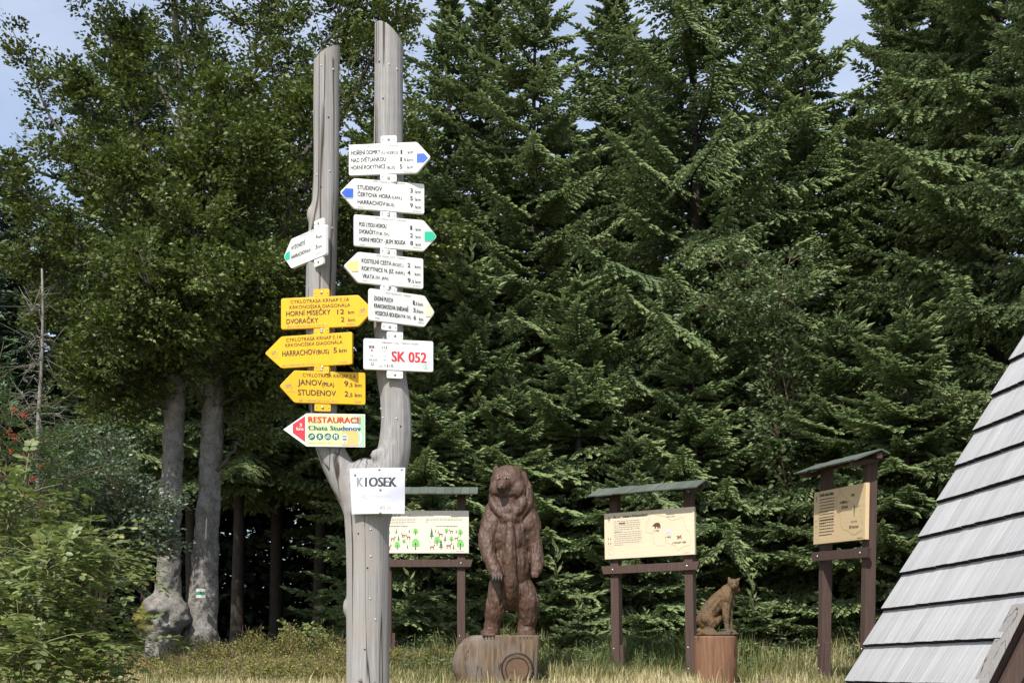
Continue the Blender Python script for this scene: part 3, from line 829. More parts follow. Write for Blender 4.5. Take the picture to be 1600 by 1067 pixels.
BY = 17.0
beech_l, _ = beech('left beech of the pair, grey trunk with a swollen mossy burl at its foot', BY,
    [(250, 1040, 29), (250, 1015, 24), (253, 990, 23), (257, 960, 22), (261, 925, 18.5), (264, 880, 17.5), (265, 820, 16.5), (268, 770, 16), (271, 700, 15.5), (273, 630, 15.5), (273, 560, 14), (277, 470, 13), (282, 380, 11.5), (287, 290, 10), (289, 220, 8), (281, 120, 6), (272, 10, 4), (266, -90, 2)],
    [([(277, 480), (185, 340), (90, 200), (22, 45)], .6, .38, 40), ([(278, 430), (205, 285), (140, 190), (100, 105)], -.8, .42, 40),
     ([(283, 350), (225, 220), (178, 110), (170, 25)], .4, .40, 36), ([(276, 520), (150, 420), (60, 330), (-25, 235)], -.4, .5, 40),
     ([(275, 560), (170, 500), (60, 480)], .8, .85, 46), ([(280, 420), (232, 340), (195, 250)], -1.3, .8, 40),
     ([(287, 265), (250, 130), (218, 60)], .7, .5, 18), ([(289, 230), (300, 110), (262, -40)], -.4, .7, 34),
     ([(274, 600), (200, 570), (105, 585)], -.9, .8, 46), ([(284, 330), (335, 235), (355, 120)], -1.0, .8, 44),
     ([(275, 555), (220, 585), (160, 640)], .5, .75, 40), ([(276, 500), (245, 440), (180, 400)], -1.7, .9, 46),
     ([(277, 480), (300, 420), (310, 330)], -1.5, .9, 44), ([(274, 570), (255, 520), (200, 490)], -1.6, .8, 40),
     ([(277, 500), (120, 380), (40, 420)], 1.2, .9, 44), ([(283, 360), (190, 290), (60, 230)], 1.3, .5, 30), ([(270, -40), (190, -150), (90, -260)], 1.0, 1.3, 40), ([(268, -60), (330, -180), (380, -300)], .5, 1.3, 40), ([(270, -60), (250, -200), (240, -380)], -.5, 1.3, 40),  # limbs above the frame are unseen, added for their shade
     ([(272, 655), (235, 620), (175, 600)], -.5, .5, 22), ([(275, 540), (230, 500), (150, 520)], -2.2, .8, 46), ([(276, 520), (250, 470), (230, 440)], -2.4, .8, 40),
     ([(268, -60), (120, -200), (-60, -300)], 0, 1.5, 50), ([(266, -80), (160, -300), (20, -450)], .6, 1.5, 50), ([(266, -80), (250, -350), (200, -560)], .4, 1.5, 50), ([(270, -20), (100, -90), (-80, -160)], .3, 1.4, 50), ([(266, -90), (60, -360), (-120, -520)], .8, 1.5, 60), ([(268, -70), (80, -240), (-160, -380)], -.3, 1.5, 60), ([(266, -90), (140, -400), (100, -620)], 1.0, 1.5, 60), ([(268, -60), (40, -180), (-200, -260)], .9, 1.5, 60)], 21, -4.8, burl=True)  # unseen upper limbs, added to keep sun off the gap behind the beeches
beech_r, base_r = beech('right beech of the pair, grey trunk with a white-green-white trail blaze', BY + .2,
    [(313, 1040, 30), (314, 1015, 26), (315, 990, 25), (317, 950, 22), (319, 920, 21), (321, 880, 19.5), (324, 820, 17.5), (327, 760, 16.5), (331, 700, 17), (333, 640, 16), (337, 570, 14), (343, 500, 13), (347, 420, 11.5), (346, 340, 9.5), (339, 250, 8), (325, 140, 6), (312, 20, 4), (305, -90, 2)],
    [([(346, 400), (400, 280), (432, 150), (452, 15)], .3, .85, 50), ([(344, 460), (428, 380), (468, 260), (482, 140)], -.9, .85, 50),
     ([(347, 380), (330, 240), (312, 100), (300, -60)], .6, .8, 44), ([(343, 510), (410, 470), (465, 430)], -1.0, .8, 44),
     ([(342, 520), (300, 430), (245, 380)], -1.0, .85, 46), ([(346, 350), (382, 200), (402, 60), (420, -70)], .8, .85, 46),
     ([(346, 360), (470, 250), (560, 150), (602, 30)], .9, .85, 50), ([(346, 420), (480, 350), (580, 280), (650, 190)], .5, .9, 54),
     ([(343, 490), (500, 430), (600, 400), (690, 350)], .9, .9, 54), ([(338, 570), (400, 545), (440, 590)], -.9, .5, 30),
     ([(334, 650), (390, 590), (430, 560)], -.3, .7, 34), ([(400, 250), (500, 90), (560, -20)], 1.0, .85, 44),
     ([(470, 300), (570, 110), (630, 0)], 1.2, .8, 42), ([(307, -50), (420, -160), (560, -250)], .5, 1.3, 40), ([(306, -60), (330, -200), (360, -400)], 0, 1.3, 40), ([(310, 0), (460, -90), (640, -120)], 1.5, 1.2, 40), ([(346, 400), (360, 300), (380, 210)], -1.5, .9, 44),  # the limbs rising out of view are added to cast shade
     ([(340, 540), (380, 490), (400, 420)], -1.5, .9, 44), ([(346, 430), (320, 330), (300, 230)], -1.3, .8, 36),
     ([(330, 690), (366, 640), (385, 605), (420, 530)], .2, .5, 20), ([(327, 745), (372, 700), (402, 672), (404, 645)], -.5, .35, 10),
     ([(326, 640), (290, 585), (262, 545), (222, 490)], -.7, .5, 16), ([(500, 300), (560, 330), (600, 380)], .2, .8, 36),
     ([(340, 560), (440, 500), (540, 470)], 1.2, .8, 36), ([(335, 640), (420, 600), (470, 560)], 1.0, .7, 30), ([(343, 520), (300, 500), (250, 500)], -2.2, .8, 44), ([(343, 500), (330, 460), (310, 430)], -2.4, .8, 40)], 22, -4.3)

def blaze():
    bm = bmesh.new()
    k = (BY) / F
    mats = []
    for i, (py0, py1) in enumerate(((920.5, 925), (925.3, 929.8), (930.1, 934.6))):
        # each stripe bends round the bark
        c = [px3(px, py, BY) for px in (313, 316.5, 320, 323.5, 327) for py in (py0, py1)]
        for j in range(5):
            dx = (-1, -.5, 0, .5, 1)[j]
            for q in (0, 1): c[2 * j + q] = c[2 * j + q] + np.array((0, -.262 + .028 * dx * dx + .2 , 0)) - np.array((0, .0, 0))
        vs = [bm.verts.new(Vector(p) - Vector(base_r)) for p in c]
        for j in range(4):
            f = bm.faces.new((vs[2 * j], vs[2 * j + 1], vs[2 * j + 3], vs[2 * j + 2])); f.material_index = 1 if i == 1 else 0
    return bm
M['blaze_white'] = plain('weathered_white_paint', (0.55, 0.55, 0.52), rough=0.8, var=.2, scale=30)
M['blaze_green'] = plain('weathered_green_paint', (0.03, 0.22, 0.13), rough=0.8, var=.2, scale=30)
bz = bm_obj('trail_blaze', blaze(), [M['blaze_white'], M['blaze_green']], beech_r)
bz.location.y = -.185
def bark_scar():
    tb = Tubes()
    pts = np.array([px3(px, py, BY + .2 - .165) for px, py in ((319.5, 880), (320.5, 866), (321.5, 850), (321.5, 835), (322.5, 818), (323, 808))]) - np.array(base_r)
    tb.add(pts, [.004, .014, .016, .014, .013, .004], 8)
    link('bark_scar', tb.mesh('bark_scar'), M['scar'], beech_r)
bark_scar()

def leafy(name, cat, label, Y, foot, stems, seed, mat, leaf, kind='spray', stem_mat='twig', rad=.5, per=24, stem_r=.03, n_leaf=12, spl=.3, width=.6, tone=.5, group=None, berries=None):
    rng = np.random.default_rng(seed)
    X = (foot - CX) / F * Y
    base = np.array((X, Y, float(ground_z(X, Y))))
    root = empty(name, tuple(base))
    tag(root, label, cat, group)
    tb = Tubes(); lv = Leaves(seed)
    for pts, dpt in stems:
        m = len(pts)
        P0 = [base + rng.normal(0, .06, 3) * (1, 1, 0)] + [px3(a, b, Y + dpt * ((i + 1) / m)) for i, (a, b) in enumerate(pts)]
        ax = spline(P0, 8)
        tb.add(ax - base, np.linspace(stem_r, .005, len(ax)), 5)
        for j in range(per):
            t = rng.uniform(.25, 1.0) ** .8
            i = min(len(ax) - 2, int(t * (len(ax) - 1)))
            c = ax[i]; fw = ax[i + 1] - ax[i]; fw /= np.linalg.norm(fw)
            dv = rng.normal(0, 1, 3); dv -= fw * (dv @ fw) * .6; dv[2] = dv[2] * .6 + .15; dv /= np.linalg.norm(dv)
            dv = dv + fw * .5
            Lt = rad * rng.uniform(.2, 1.0)
            e = c + dv * Lt
            if Lt > .12: tb.add(np.array([c, (c + e) / 2 + np.array((0, 0, .05 * Lt)), e]) - base, [.006, .004, .0025], 3)
            for q in (.5, .75, 1.0):
                pp = c + (e - c) * q - base
                dd = dv + rng.normal(0, .6, 3); dd[2] *= .5
                if kind == 'spray': lv.spray(pp, dd, n_leaf, spl, leaf, tone=tone + .25 * (rng.random() - .5), flat=.5)
                else: lv.pinnate(pp, dd, n_leaf, spl, leaf, tone=tone + .4 * (rng.random() - .5))
    link('stems', tb.mesh('stems'), M[stem_mat], root)
    tag(link('foliage', lv.mesh('foliage', width, kind == 'pinnate' and n_leaf < 5), M[mat], root), kind='stuff')
    if berries:
        for (a, b, dY) in berries:
            bm = bmesh.new()
            for q in range(14):
                g = bmesh.ops.create_icosphere(bm, subdivisions=1, radius=.0085)
                of = Vector(rng.normal(0, .022, 3) * (1, 1, .6))
                for v in g['verts']: v.co += of
            tag(bm_obj('berry_cluster', bm, M['berry'], root, Vector(px3(a, b, Y + dY) - base)), kind='stuff')
    return root

leafy('goat_willow', 'willow', 'light green leafy willow among the dark spruces above the lynx carving', 19.0, 1235,
      [([(1225, 800), (1200, 560), (1150, 370)], -.6), ([(1240, 760), (1215, 560), (1110, 390)], -1.0), ([(1250, 700), (1240, 540), (1220, 440)], -.9),
       ([(1230, 700), (1195, 480), (1170, 410)], -.5), ([(1245, 800), (1270, 640), (1290, 560)], -.8), ([(1245, 850), (1225, 740), (1210, 650)], -1.0),
       ([(1235, 640), (1180, 520), (1090, 470)], -.4), ([(1240, 600), (1215, 500), (1235, 400)], -1.2)], 31, 'willow_leaf', .08, per=40, rad=.5, n_leaf=10, spl=.26, width=.5, tone=.55)
leafy('grey_willow', 'willow', 'grey-green willow bush left of the burled beech trunk', 15.0, 150,
      [([(150, 900), (130, 800), (110, 720)], -.3), ([(160, 880), (170, 780), (165, 690)], -.5), ([(170, 900), (205, 820), (225, 790)], -.6),
       ([(165, 920), (215, 860), (240, 830)], -.4), ([(140, 900), (105, 830), (90, 760)], -.2), ([(165, 880), (195, 800), (150, 740)], -.8), ([(160, 900), (150, 850), (190, 760)], -.2)],
      33, 'grey_leaf', .062, per=56, rad=.42, n_leaf=12, spl=.24, width=.55, tone=.55)
leafy('rowan_tree', 'rowan', 'young rowan with feathery leaves and orange-red berries by the dead spruce pole', 13.5, -10,
      [([(0, 850), (10, 720), (20, 640)], -.2), ([(10, 860), (40, 760), (60, 680)], -.5), ([(-10, 800), (-40, 700), (-20, 620)], 0), ([(20, 880), (70, 800), (110, 740)], -.5), ([(0, 800), (0, 700), (-10, 560)], .3), ([(10, 800), (50, 700), (110, 690)], .2)],
      35, 'rowan_leaf', .055, kind='pinnate', per=46, rad=.5, n_leaf=6, spl=.22, width=.34,
      berries=[(22, 640, -.7), (40, 650, -.7), (14, 676, -.7), (24, 683, -.8), (17, 706, -.8), (52, 748, -.9), (51, 772, -.9), (37, 714, -.7), (60, 786, -.9), (66, 730, -.7)])
leafy('rose_bush', 'rose bush', 'sunlit wild rose bush with arching canes filling the lower left corner', 9.2, 40,
      [([(60, 1050), (110, 980), (165, 945)], -.5), ([(50, 1000), (130, 870), (215, 890)], -.2), ([(30, 980), (60, 840), (140, 850)], -.4), ([(20, 960), (10, 820), (40, 770)], -.2),
       ([(10, 980), (-30, 850), (-10, 760)], 0), ([(50, 1020), (120, 930), (140, 860)], .3), ([(60, 1040), (150, 1010), (205, 1010)], -.6), ([(20, 1000), (80, 920), (60, 860)], -.9),
       ([(40, 1060), (90, 1040), (130, 1050)], -1.2), ([(10, 1040), (20, 960), (40, 900)], -1.2), ([(-20, 1040), (-30, 960), (0, 900)], -1.0), ([(30, 1060), (30, 1020), (80, 1000)], -1.6)],
      37, 'rose_leaf', .06, kind='pinnate', stem_mat='cane', per=40, rad=.34, stem_r=.006, n_leaf=3, spl=.16, width=.66, tone=.55)
leafy('dead_branchlet_bush', 'bush', 'low green bush with a yellow-green tip in front of the dark shade', 15.5, 470,
      [([(468, 1000), (465, 985)], 0), ([(480, 1000), (492, 985)], .1), ([(460, 1005), (450, 990)], 0)], 39, 'rose_leaf', .05, per=8, rad=.15, stem_r=.006, n_leaf=7, spl=.12, tone=.65)

def dead_spruce():
    rng = np.random.default_rng(8)
    Y = 15.6
    b = np.array((*px3(60, 1000, Y)[:2], 0)); b[2] = float(ground_z(b[0], b[1]))
    root = empty('dead_spruce', tuple(b)); tag(root, 'thin dead spruce pole with bare grey twigs beside the rowan', 'dead tree')
    top = px3(64, 420, Y) - b
    tb = Tubes(); z = np.linspace(0, 1, 12)
    tb.add(np.outer(z, top) + np.stack([.03 * np.sin(z * 9), 0 * z, 0 * z], -1), np.linspace(.055, .012, 12), 8)
    link('trunk', tb.mesh('trunk'), M['dead'], root)
    tw = Tubes()
    for i in range(90):
        t = rng.uniform(.3, .98); a = rng.uniform(0, 6.28); l = rng.uniform(.25, .8) * (1.15 - t)
        p = top * t; d = np.array((math.cos(a), math.sin(a), -.12))
        q = [p, p + d * l * .5 + (0, 0, .03), p + d * l - np.array((0, 0, .12 * l))]
        tw.add(q, [.009, .006, .003], 3)
        for k in range(3):
            e = rng.normal(0, .15, 3); m = p + d * l * rng.uniform(.4, .9)
            tw.add([m, m + e * .5 + d * .05, m + e + d * .1], [.004, .003, .002], 3)
    tag(link('bare_twigs', tw.mesh('bare_twigs'), M['dead'], root), kind='stuff')
dead_spruce()

# ------------------------------------------------------------------ A-frame hut with plank roof
def hut():
    ta, tilt = R(62), R(1.2)
    d = Vector((-.108, 1, -math.tan(tilt) * 1.0)).normalized()        # along the ridge, away from the viewer
    e = Vector((1, .108, 0)).normalized()
    s = (e * math.cos(ta) + Vector((0, 0, 1)) * math.sin(ta)).normalized()   # up the slope
    n = d.cross(s); n = n if n.x < 0 else -n
    Yf = 10.5
    P0 = Vector(px3(1353, 1010, Yf))            # a course line meets the far rake here
    LEN, EXP = 2.42, .352
    root = empty('hut', tuple(Vector((P0.x + .8, 9.3, float(ground_z(3.7, 9.3))))))
    tag(root, 'steep A-frame hut roof clad in courses of silver-grey wooden planks', 'hut')
    B = Vector(root.location)
    rng = random.Random(4)
    W = .112
    npl = int(LEN / W)
    # shared plank mesh: x across, z up the slope, y out of the roof
    shared = []
    for i in range(5):
        bm = bmesh.new()
        box(bm, 0.0012, W - .0012, -.024, 0.014, 0, EXP + .03, None, .002)
        bm.normal_update()
        for f in bm.faces: f.material_index = 1 if f.normal.z < -.5 else 0  # lower end faces carry the painted shade
        me = bpy.data.meshes.new('roof_plank'); bm.to_mesh(me); bm.free(); me.materials.append(M['roof_wood']); me.materials.append(M['end_grain_shade']); shared.append(me)
    ax, ay, az = -d, n, s                       # plank axes
    first = -2
    for c in range(first, 11):
        for k in range(npl):
            o = bpy.data.objects.new('roof_plank', rng.choice(shared)); COL.objects.link(o); o.parent = root
            tl = rng.uniform(.108, .113)
            z2 = (az + ay * -tl).normalized(); y2 = (ay + az * tl).normalized()
            base = P0 + az * (c * EXP + rng.uniform(-.006, .006)) + d * (-W * (k + 1)) * -1 * -1 + ay * (.02 + rng.uniform(-.002, .002))
            m = Matrix((ax, y2, z2)).transposed().to_4x4()
            base = P0 + az * (c * EXP + rng.uniform(-.0022, .0022)) - d * (W * k) + ay * (.024 + rng.uniform(-.001, .001))
            m.translation = base - B
            o.matrix_local = m
    # sheathing under the planks, the other slope, gable frames
    def slab(name, q, th, mat):
        bm = bmesh.new()
        a = [bm.verts.new(p - B) for p in q]; nn_ = (q[1] - q[0]).cross(q[2] - q[0]).normalized() * th
        b = [bm.verts.new(p - B + nn_) for p in q]
        bm.faces.new(a[::-1]); bm.faces.new(b)
        for i in range(4): bm.faces.new((a[i], a[(i + 1) % 4], b[(i + 1) % 4], b[i]))
        bmesh.ops.recalc_face_normals(bm, faces=bm.faces)
        return bm_obj(name, bm, mat, root)
    lo, hi = first * EXP, 11 * EXP
    off = n * -.034
    A0 = P0 + s * lo + off; A1 = P0 + s * hi + off
    near = -d * (npl * W)
    slab('roof_sheathing', [A0, A0 + near, A1 + near, A1], .02, M['brown_wood'])
    s2 = (-e * math.cos(ta) + Vector((0, 0, 1)) * math.sin(ta)).normalized()
    apex = A1 + n * .03
    slab('far_roof_slope', [apex, apex + near, apex + near - s2 * (hi - lo), apex - s2 * (hi - lo)], .03, M['brown_wood'])
    # rake board along the near edge, lying on the lower courses
    ra = P0 + near * .968
    q0 = ra + s * (lo - .02) + n * .032; q1 = ra + s * (.26) + n * .034
    wv = -d * .155
    slab('rake_board', [q0, q0 + wv, q1 + wv, q1], -.03, M['grey_wood'])
    # purlin log end and dark gable boards inside
    lg = log_obj('purlin_log', M['grey_wood'], root, .07, .07, .4, 20)
    lg.matrix_local = Matrix.Translation(P0 + near + s * .40 - n * .075 - B + d * .33) @ (-d).to_track_quat('Z', 'Y').to_matrix().to_4x4()
    g0 = P0 + near * .97 + s * lo - n * .06
    rr = [g0, g0 + e * 1.6, g0 + e * 1.6 + Vector((0, 0, 2.2)), g0 + e * .75 + Vector((0, 0, 1.62))]
    slab('gable_boards', rr, .03, M['brown_wood'])
    r0 = P0 + near * 1.01 + s * lo - n * .1
    slab('rafter', [r0, r0 + s * 4, r0 + s * 4 - n * .12, r0 - n * .12], .08, M['brown_wood'])
    return root
hut()

# ------------------------------------------------------------------ remeshed solid from blobs
def blobs(name, balls, voxel, smooth_it, post=None, mat=None, parent=None):
    """joins ellipsoids and tapered limbs into one continuous surface"""
    bm = bmesh.new()
    def ball(c, r, sub=3):
        g = bmesh.ops.create_icosphere(bm, subdivisions=sub, radius=1)
        for v in g['verts']: v.co = Vector((v.co.x * r[0] + c[0], v.co.y * r[1] + c[1], v.co.z * r[2] + c[2]))
    for b in balls:
        if b[0] == 'e': ball(b[1], b[2])
        else:
            c8 = spline(b[1], 12); r8 = np.interp(np.linspace(0, len(b[1]) - 1, len(c8)), np.arange(len(b[1])), b[2])
            sl_ = np.concatenate([[0], np.cumsum(np.linalg.norm(np.diff(c8, axis=0), axis=1))])
            m = max(6, int(sl_[-1] / (.13 * np.mean(r8))))
            q_ = np.linspace(0, sl_[-1], m)
            pts = np.stack([np.interp(q_, sl_, c8[:, k_]) for k_ in range(3)], -1); rad = np.interp(q_, sl_, r8)
            for p, r in zip(pts, rad): ball(p, (r, r, r), 2)
    me = bpy.data.meshes.new(name); bm.to_mesh(me); bm.free()
    o = bpy.data.objects.new(name, me); COL.objects.link(o)
    md = o.modifiers.new('remesh', 'REMESH'); md.mode = 'VOXEL'; md.voxel_size = voxel
    sm = o.modifiers.new('smooth', 'SMOOTH'); sm.factor = .5; sm.iterations = smooth_it
    dg = bpy.context.evaluated_depsgraph_get()
    me2 = bpy.data.meshes.new_from_object(o.evaluated_get(dg))
    bpy.data.objects.remove(o)
    n = len(me2.vertices); co = np.empty(n * 3, np.float32); nr = np.empty(n * 3, np.float32)
    me2.vertices.foreach_get('co', co); me2.vertices.foreach_get('normal', nr)
    co = co.reshape(-1, 3); nr = nr.reshape(-1, 3)
    if post is not None:
        co = post(co.astype(float), nr.astype(float)); me2.vertices.foreach_set('co', co.astype(np.float32).ravel()); me2.update()
    me2.shade_smooth(); me2.name = name
    return link(name, me2, mat, parent)

# ------------------------------------------------------------------ forked signpost
PY = 8.0
PK = PY / F
def post():
    base = px3(575, 1005, PY); base[2] = float(ground_z(base[0], PY)) - .1
    root = empty('signpost', tuple(base))
    tag(root, 'tall forked grey tree-trunk signpost carrying all the arrow signs', 'signpost')
    def W(px, py, dy=0): return px3(px, py, PY) + np.array((0, dy, 0)) - base
    def R_(w): return w * PK
    zb = -.0
    main = [W(576, 1400), W(576, 1200), W(575, 1067), W(575, 1000), W(575, 900), W(574, 850), W(573, 805), W(571, 775)]
    mr = [R_(43), R_(38), R_(35), R_(34.5), R_(34.5), R_(35), R_(37), R_(38)]
    left = [W(567, 800), W(555, 775), W(540, 750), W(526, 725), W(515, 700), W(508, 672), W(505, 640), W(503, 580), W(501, 500), W(502, 420), W(505, 350), W(509, 300), W(510, 200), W(511, 100), W(511, 60)]
    lr = [R_(30), R_(27.5), R_(25.5), R_(24), R_(22.5), R_(22), R_(22), R_(22.3), R_(24), R_(24), R_(22.5), R_(21.5), R_(21), R_(21), R_(21)]
    right = [W(580, 805), W(588, 778), W(600, 750), W(611, 720), W(617, 690), W(619, 655), W(617, 620), W(612, 585), W(608, 520), W(607, 430), W(607, 300), W(607, 200), W(608, 110), W(608.5, 40)]
    rr = [R_(33), R_(32), R_(31), R_(28.5), R_(26.5), R_(25), R_(24.3), R_(24), R_(24.5), R_(24.5), R_(24), R_(23.7), R_(23.7), R_(23.5)]
    balls = [('c', main, mr), ('c', left, lr), ('c', right, rr),
             ('e', W(543, 948, -.02), (.028, .04, .06)), ('e', W(590, 714, -.085), (.04, .025, .045)), ('e', W(487, 338, -.02), (.03, .04, .06)),
             ('c', [W(573, 800, -.01), W(571, 765, -.01), W(571, 742, -.01), W(573, 730, 0)], [R_(37), R_(36), R_(27), R_(15)])]
    cuts = []
    def post_fn(co, nr):
        # sawn tops: slanted cut on the left limb, rounded cut on the right one
        xw = co[:, 0] + base[0]; zw = co[:, 2] + base[2]
        lx0, lx1 = px3(490, 0, PY)[0], px3(532, 0, PY)[0]
        zl = px3(0, 100, PY)[2] + (xw - lx0) / (lx1 - lx0) * (px3(0, 73, PY)[2] - px3(0, 100, PY)[2])
        isl = (xw < px3(556, 0, PY)[0]) & (zw > px3(0, 300, PY)[2])
        co[isl, 2] = np.minimum(zw[isl], zl[isl]) - base[2]
        t = np.clip((xw - px3(585, 0, PY)[0]) / (px3(632, 0, PY)[0] - px3(585, 0, PY)[0]), 0, 1)
        zr = px3(0, 40, PY)[2] - (px3(0, 40, PY)[2] - px3(0, 74, PY)[2]) * t ** 1.8
        isr = (xw >= px3(556, 0, PY)[0]) & (zw > px3(0, 300, PY)[2])
        co[isr, 2] = np.minimum(zw[isr], zr[isr]) - base[2]
        out = co.copy()
        for i in range(len(co)):
            p = co[i]
            g = mnoise.noise(Vector((p[0] * 24, p[1] * 24, p[2] * 1.1))) * .0035 + mnoise.noise(Vector((p[0] * 6, p[1] * 6, p[2] * 2.0 + 7))) * .006
            out[i] += nr[i] * g
        return out
    o = blobs('trunk', balls, .0125, 6, post_fn, M['grey_wood'], root)
    # long drying cracks, cut as thin dark grooves
    bm = bmesh.new()
    for px, py0, py1 in ((596, 800, 1062), (573, 905, 1067), (556, 840, 960), (617, 90, 215), (501, 110, 330), (531, 0, 0), (524, 200, 340), (589, 600, 690)):
        if py1 - py0 < 5: continue
    bm.free()
    bb = bmesh.new()
    for px, py, dx in ((567, 1061, 0), (588, 1065, 0)): bolt(bb, *(W(px, py, -.165)), .014, .02)
    bm_obj('bolt', bb, M['steel'], root)
    from mathutils.bvhtree import BVHTree
    bv = BVHTree.FromPolygons([v.co for v in o.data.vertices], [p.vertices for p in o.data.polygons])
    for i, (px, py) in enumerate(((595, 106), (610, 112), (622, 117), (601, 164), (505, 112), (523, 116), (516, 192), (498, 280), (518, 275), (564, 836), (583, 830), (583, 871), (578, 889), (582, 936), (590, 968), (574, 1014), (622, 658), (600, 655), (628, 670), (596, 640), (521, 362), (505, 300))):
        p = W(px, py); h = bv.ray_cast(Vector((p[0], -1, p[2])), Vector((0, 1, 0)))
        if not h[0]: continue
        bm = bmesh.new(); bolt(bm, 0, 0, 0, .007 if i % 3 else .0065, .004)
        bm_obj('nail', bm, M['steel' if i % 3 else 'dark'], root, h[0])
    return root
post()

# ------------------------------------------------------------------ signs
_tcache = {}
def text_mesh(s):
    """outline mesh of a string: points, faces, left, right, cap height"""
    if s in _tcache: return _tcache[s]
    c = bpy.data.curves.new('lettering', 'FONT'); c.body = s; c.resolution_u = 3
    o = bpy.data.objects.new('lettering', c)
    me = bpy.data.meshes.new_from_object(o)
    v = [(p.co.x, p.co.y) for p in me.vertices]; f = [tuple(p.vertices) for p in me.polygons]
    bpy.data.objects.remove(o); bpy.data.meshes.remove(me); bpy.data.curves.remove(c)
    xs = [p[0] for p in v] or [0, 1]
    _tcache[s] = (v, f, min(xs), max(xs))
    return _tcache[s]

class Marks:
    """flat print on a panel: x right, z up, front towards -y; one mesh per colour"""
    def __init__(s): s.b = {}
    def bm(s, mat, lay):
        k = (mat, lay)
        if k not in s.b: s.b[k] = bmesh.new()
        return s.b[k]
    def text(s, t, x0, x1, zc, cap, mat='black', lay=2, slope=0.0, bold=0.0, mid=None, rise=None):
        v, f, a, b = text_mesh(t)
        bm = s.bm(mat, lay)
        sx = (x1 - x0) / (b - a); sz = cap / .68
        for off in ((0,) if not bold else (-bold, bold) if bold < .001 else (-bold, 0, bold)):
            vs = [bm.verts.new((x0 + (p[0] - a) * sx + off, -.0012 * lay - (.0002 if off > 0 else 0), zc - cap / 2 + p[1] * sz + slope * ((p[0] - a) * sx - (x1 - x0) / 2))) for p in v]
            for q in f:
                try: bm.faces.new([vs[i] for i in q][::-1] if False else [vs[i] for i in q])
                except ValueError: pass
    def poly(s, pts, mat, lay=1):
        bm = s.bm(mat, lay)
        vs = [bm.verts.new((x, -.0012 * lay, z)) for x, z in pts]
        bm.faces.new(vs)
    def disc(s, x, z, r, mat, lay=1, n=18, rz=None):
        s.poly([(x + r * math.cos(i * 6.2832 / n), z + (rz or r) * math.sin(i * 6.2832 / n)) for i in range(n)], mat, lay)
    def line(s, pts, w, mat, lay=1):
        for (x0, z0), (x1, z1) in zip(pts, pts[1:]):
            l = math.hypot(x1 - x0, z1 - z0) or 1e-6; nx, nz = -(z1 - z0) / l * w / 2, (x1 - x0) / l * w / 2
            s.poly([(x0 + nx, z0 + nz), (x0 - nx, z0 - nz), (x1 - nx, z1 - nz), (x1 + nx, z1 + nz)], mat, lay)
    def ring(s, x, z, r, w, mat, lay=1, n=16):
        s.line([(x + r * math.cos(i * 6.2832 / n), z + r * math.sin(i * 6.2832 / n)) for i in range(n + 1)], w, mat, lay)
    def build(s, parent, names=None):
        for (mat, lay), bm in s.b.items():
            for f in bm.faces:
                f.normal_update()
                if f.normal.y > 0: f.normal_flip()
            nm = (names or {}).get(mat, 'lettering')
            o = bm_obj(nm, bm, M[mat], parent)
            if nm != 'marker': tag(o, kind='stuff')

def sign(name, label, cat, group, px0, px1, mount, ptop, pbot, yaw, tip=None, corner=None, mat='white', depth=-.125, thick=.022, tabs=True, fn=None, names=None, bolts=(0,), extra=None):
    yaw = R(yaw)
    X0, Y0 = (mount - CX) * PK, PY + depth
    ca, sa = math.cos(yaw), math.sin(yaw)
    def u(px):
        a = (px - CX) / F
        return (a * Y0 - (mount - CX) / F * Y0) / (ca - a * sa)
    X0 = (mount - CX) / F * Y0
    k = Y0 / F
    h = (pbot - ptop) * k
    zb = EYE + (HY - pbot) * k
    root = empty(name, (X0, Y0, zb), yaw)
    tag(root, label, cat, group)
    tn = sa / ca
    zn = (HY - (ptop + pbot) / 2) / F; xn = (mount - CX) / F
    sl = zn * tn / (1 - xn * tn)                # image slope of level lines here
    def z(px, py): return (pbot + 0 - (py + sl * (px - mount) * -1 * -1 * 1)) * k if False else (pbot - (py + sl * (px - mount) - 2 * sl * (px - mount) * 0)) * k
    def zz(px, py):                             # photo row to height on the panel
        return (pbot - (py - (-sl) * -(px - mount) * -1)) * k
    def Z(px, py):
        Yp = Y0 + u(px) * sa
        return EYE + (HY - py) / F * Yp - zb
    uL, uR = u(px0), u(px1)
    c = u(corner) if corner else None
    r = .012
    if tip == 'R': pts = [(uL, 0), (c, 0), (uR, h / 2), (c, h), (uL, h)]
    elif tip == 'L': pts = [(c, 0), (uR, 0), (uR, h), (c, h), (uL, h / 2)]
    else: pts = [(uL, 0), (uR, 0), (uR, h), (uL, h)]
    def rounded(pts, r):
        out = []
        n = len(pts)
        for i in range(n):
            p, a, b = Vector(pts[i]), Vector(pts[i - 1]), Vector(pts[(i + 1) % n])
            da, db = (a - p).normalized(), (b - p).normalized()
            q0, q1 = p + da * r, p + db * r
            out += [tuple(q0), tuple((q0 + q1) / 2 * .5 + p * .5), tuple(q1)]
        return out
    bm = bmesh.new(); prism(bm, rounded(pts, r if thick > .01 else .002), 0, thick, .003 if thick > .01 else 0)
    bm_obj('panel', bm, M[mat], root)
    if tabs:
        for zc, zs in ((h + .003, h + .05), (-.05, -.003)):
            bm = bmesh.new(); prism(bm, rounded([(-.052, zs if zs < zc else zc), (.052, zs if zs < zc else zc), (.052, max(zc, zs)), (-.052, max(zc, zs))], .008), .004, .018)
            t = bm_obj('bracket', bm, M[mat], root)
            zm = (zc + zs) / 2
            bb = bmesh.new(); bolt(bb, 0, .002, zm, .0095, .006)
            for xx in (-.04, .04): bolt(bb, xx, .003, zm, .0045, .003)
            tag(bm_obj('bolt', bb, M['steel'], t), kind='stuff')
    mk = Marks()
    if fn: fn(mk, u, Z, k, sl)
    mk.build(root, names)
    return root

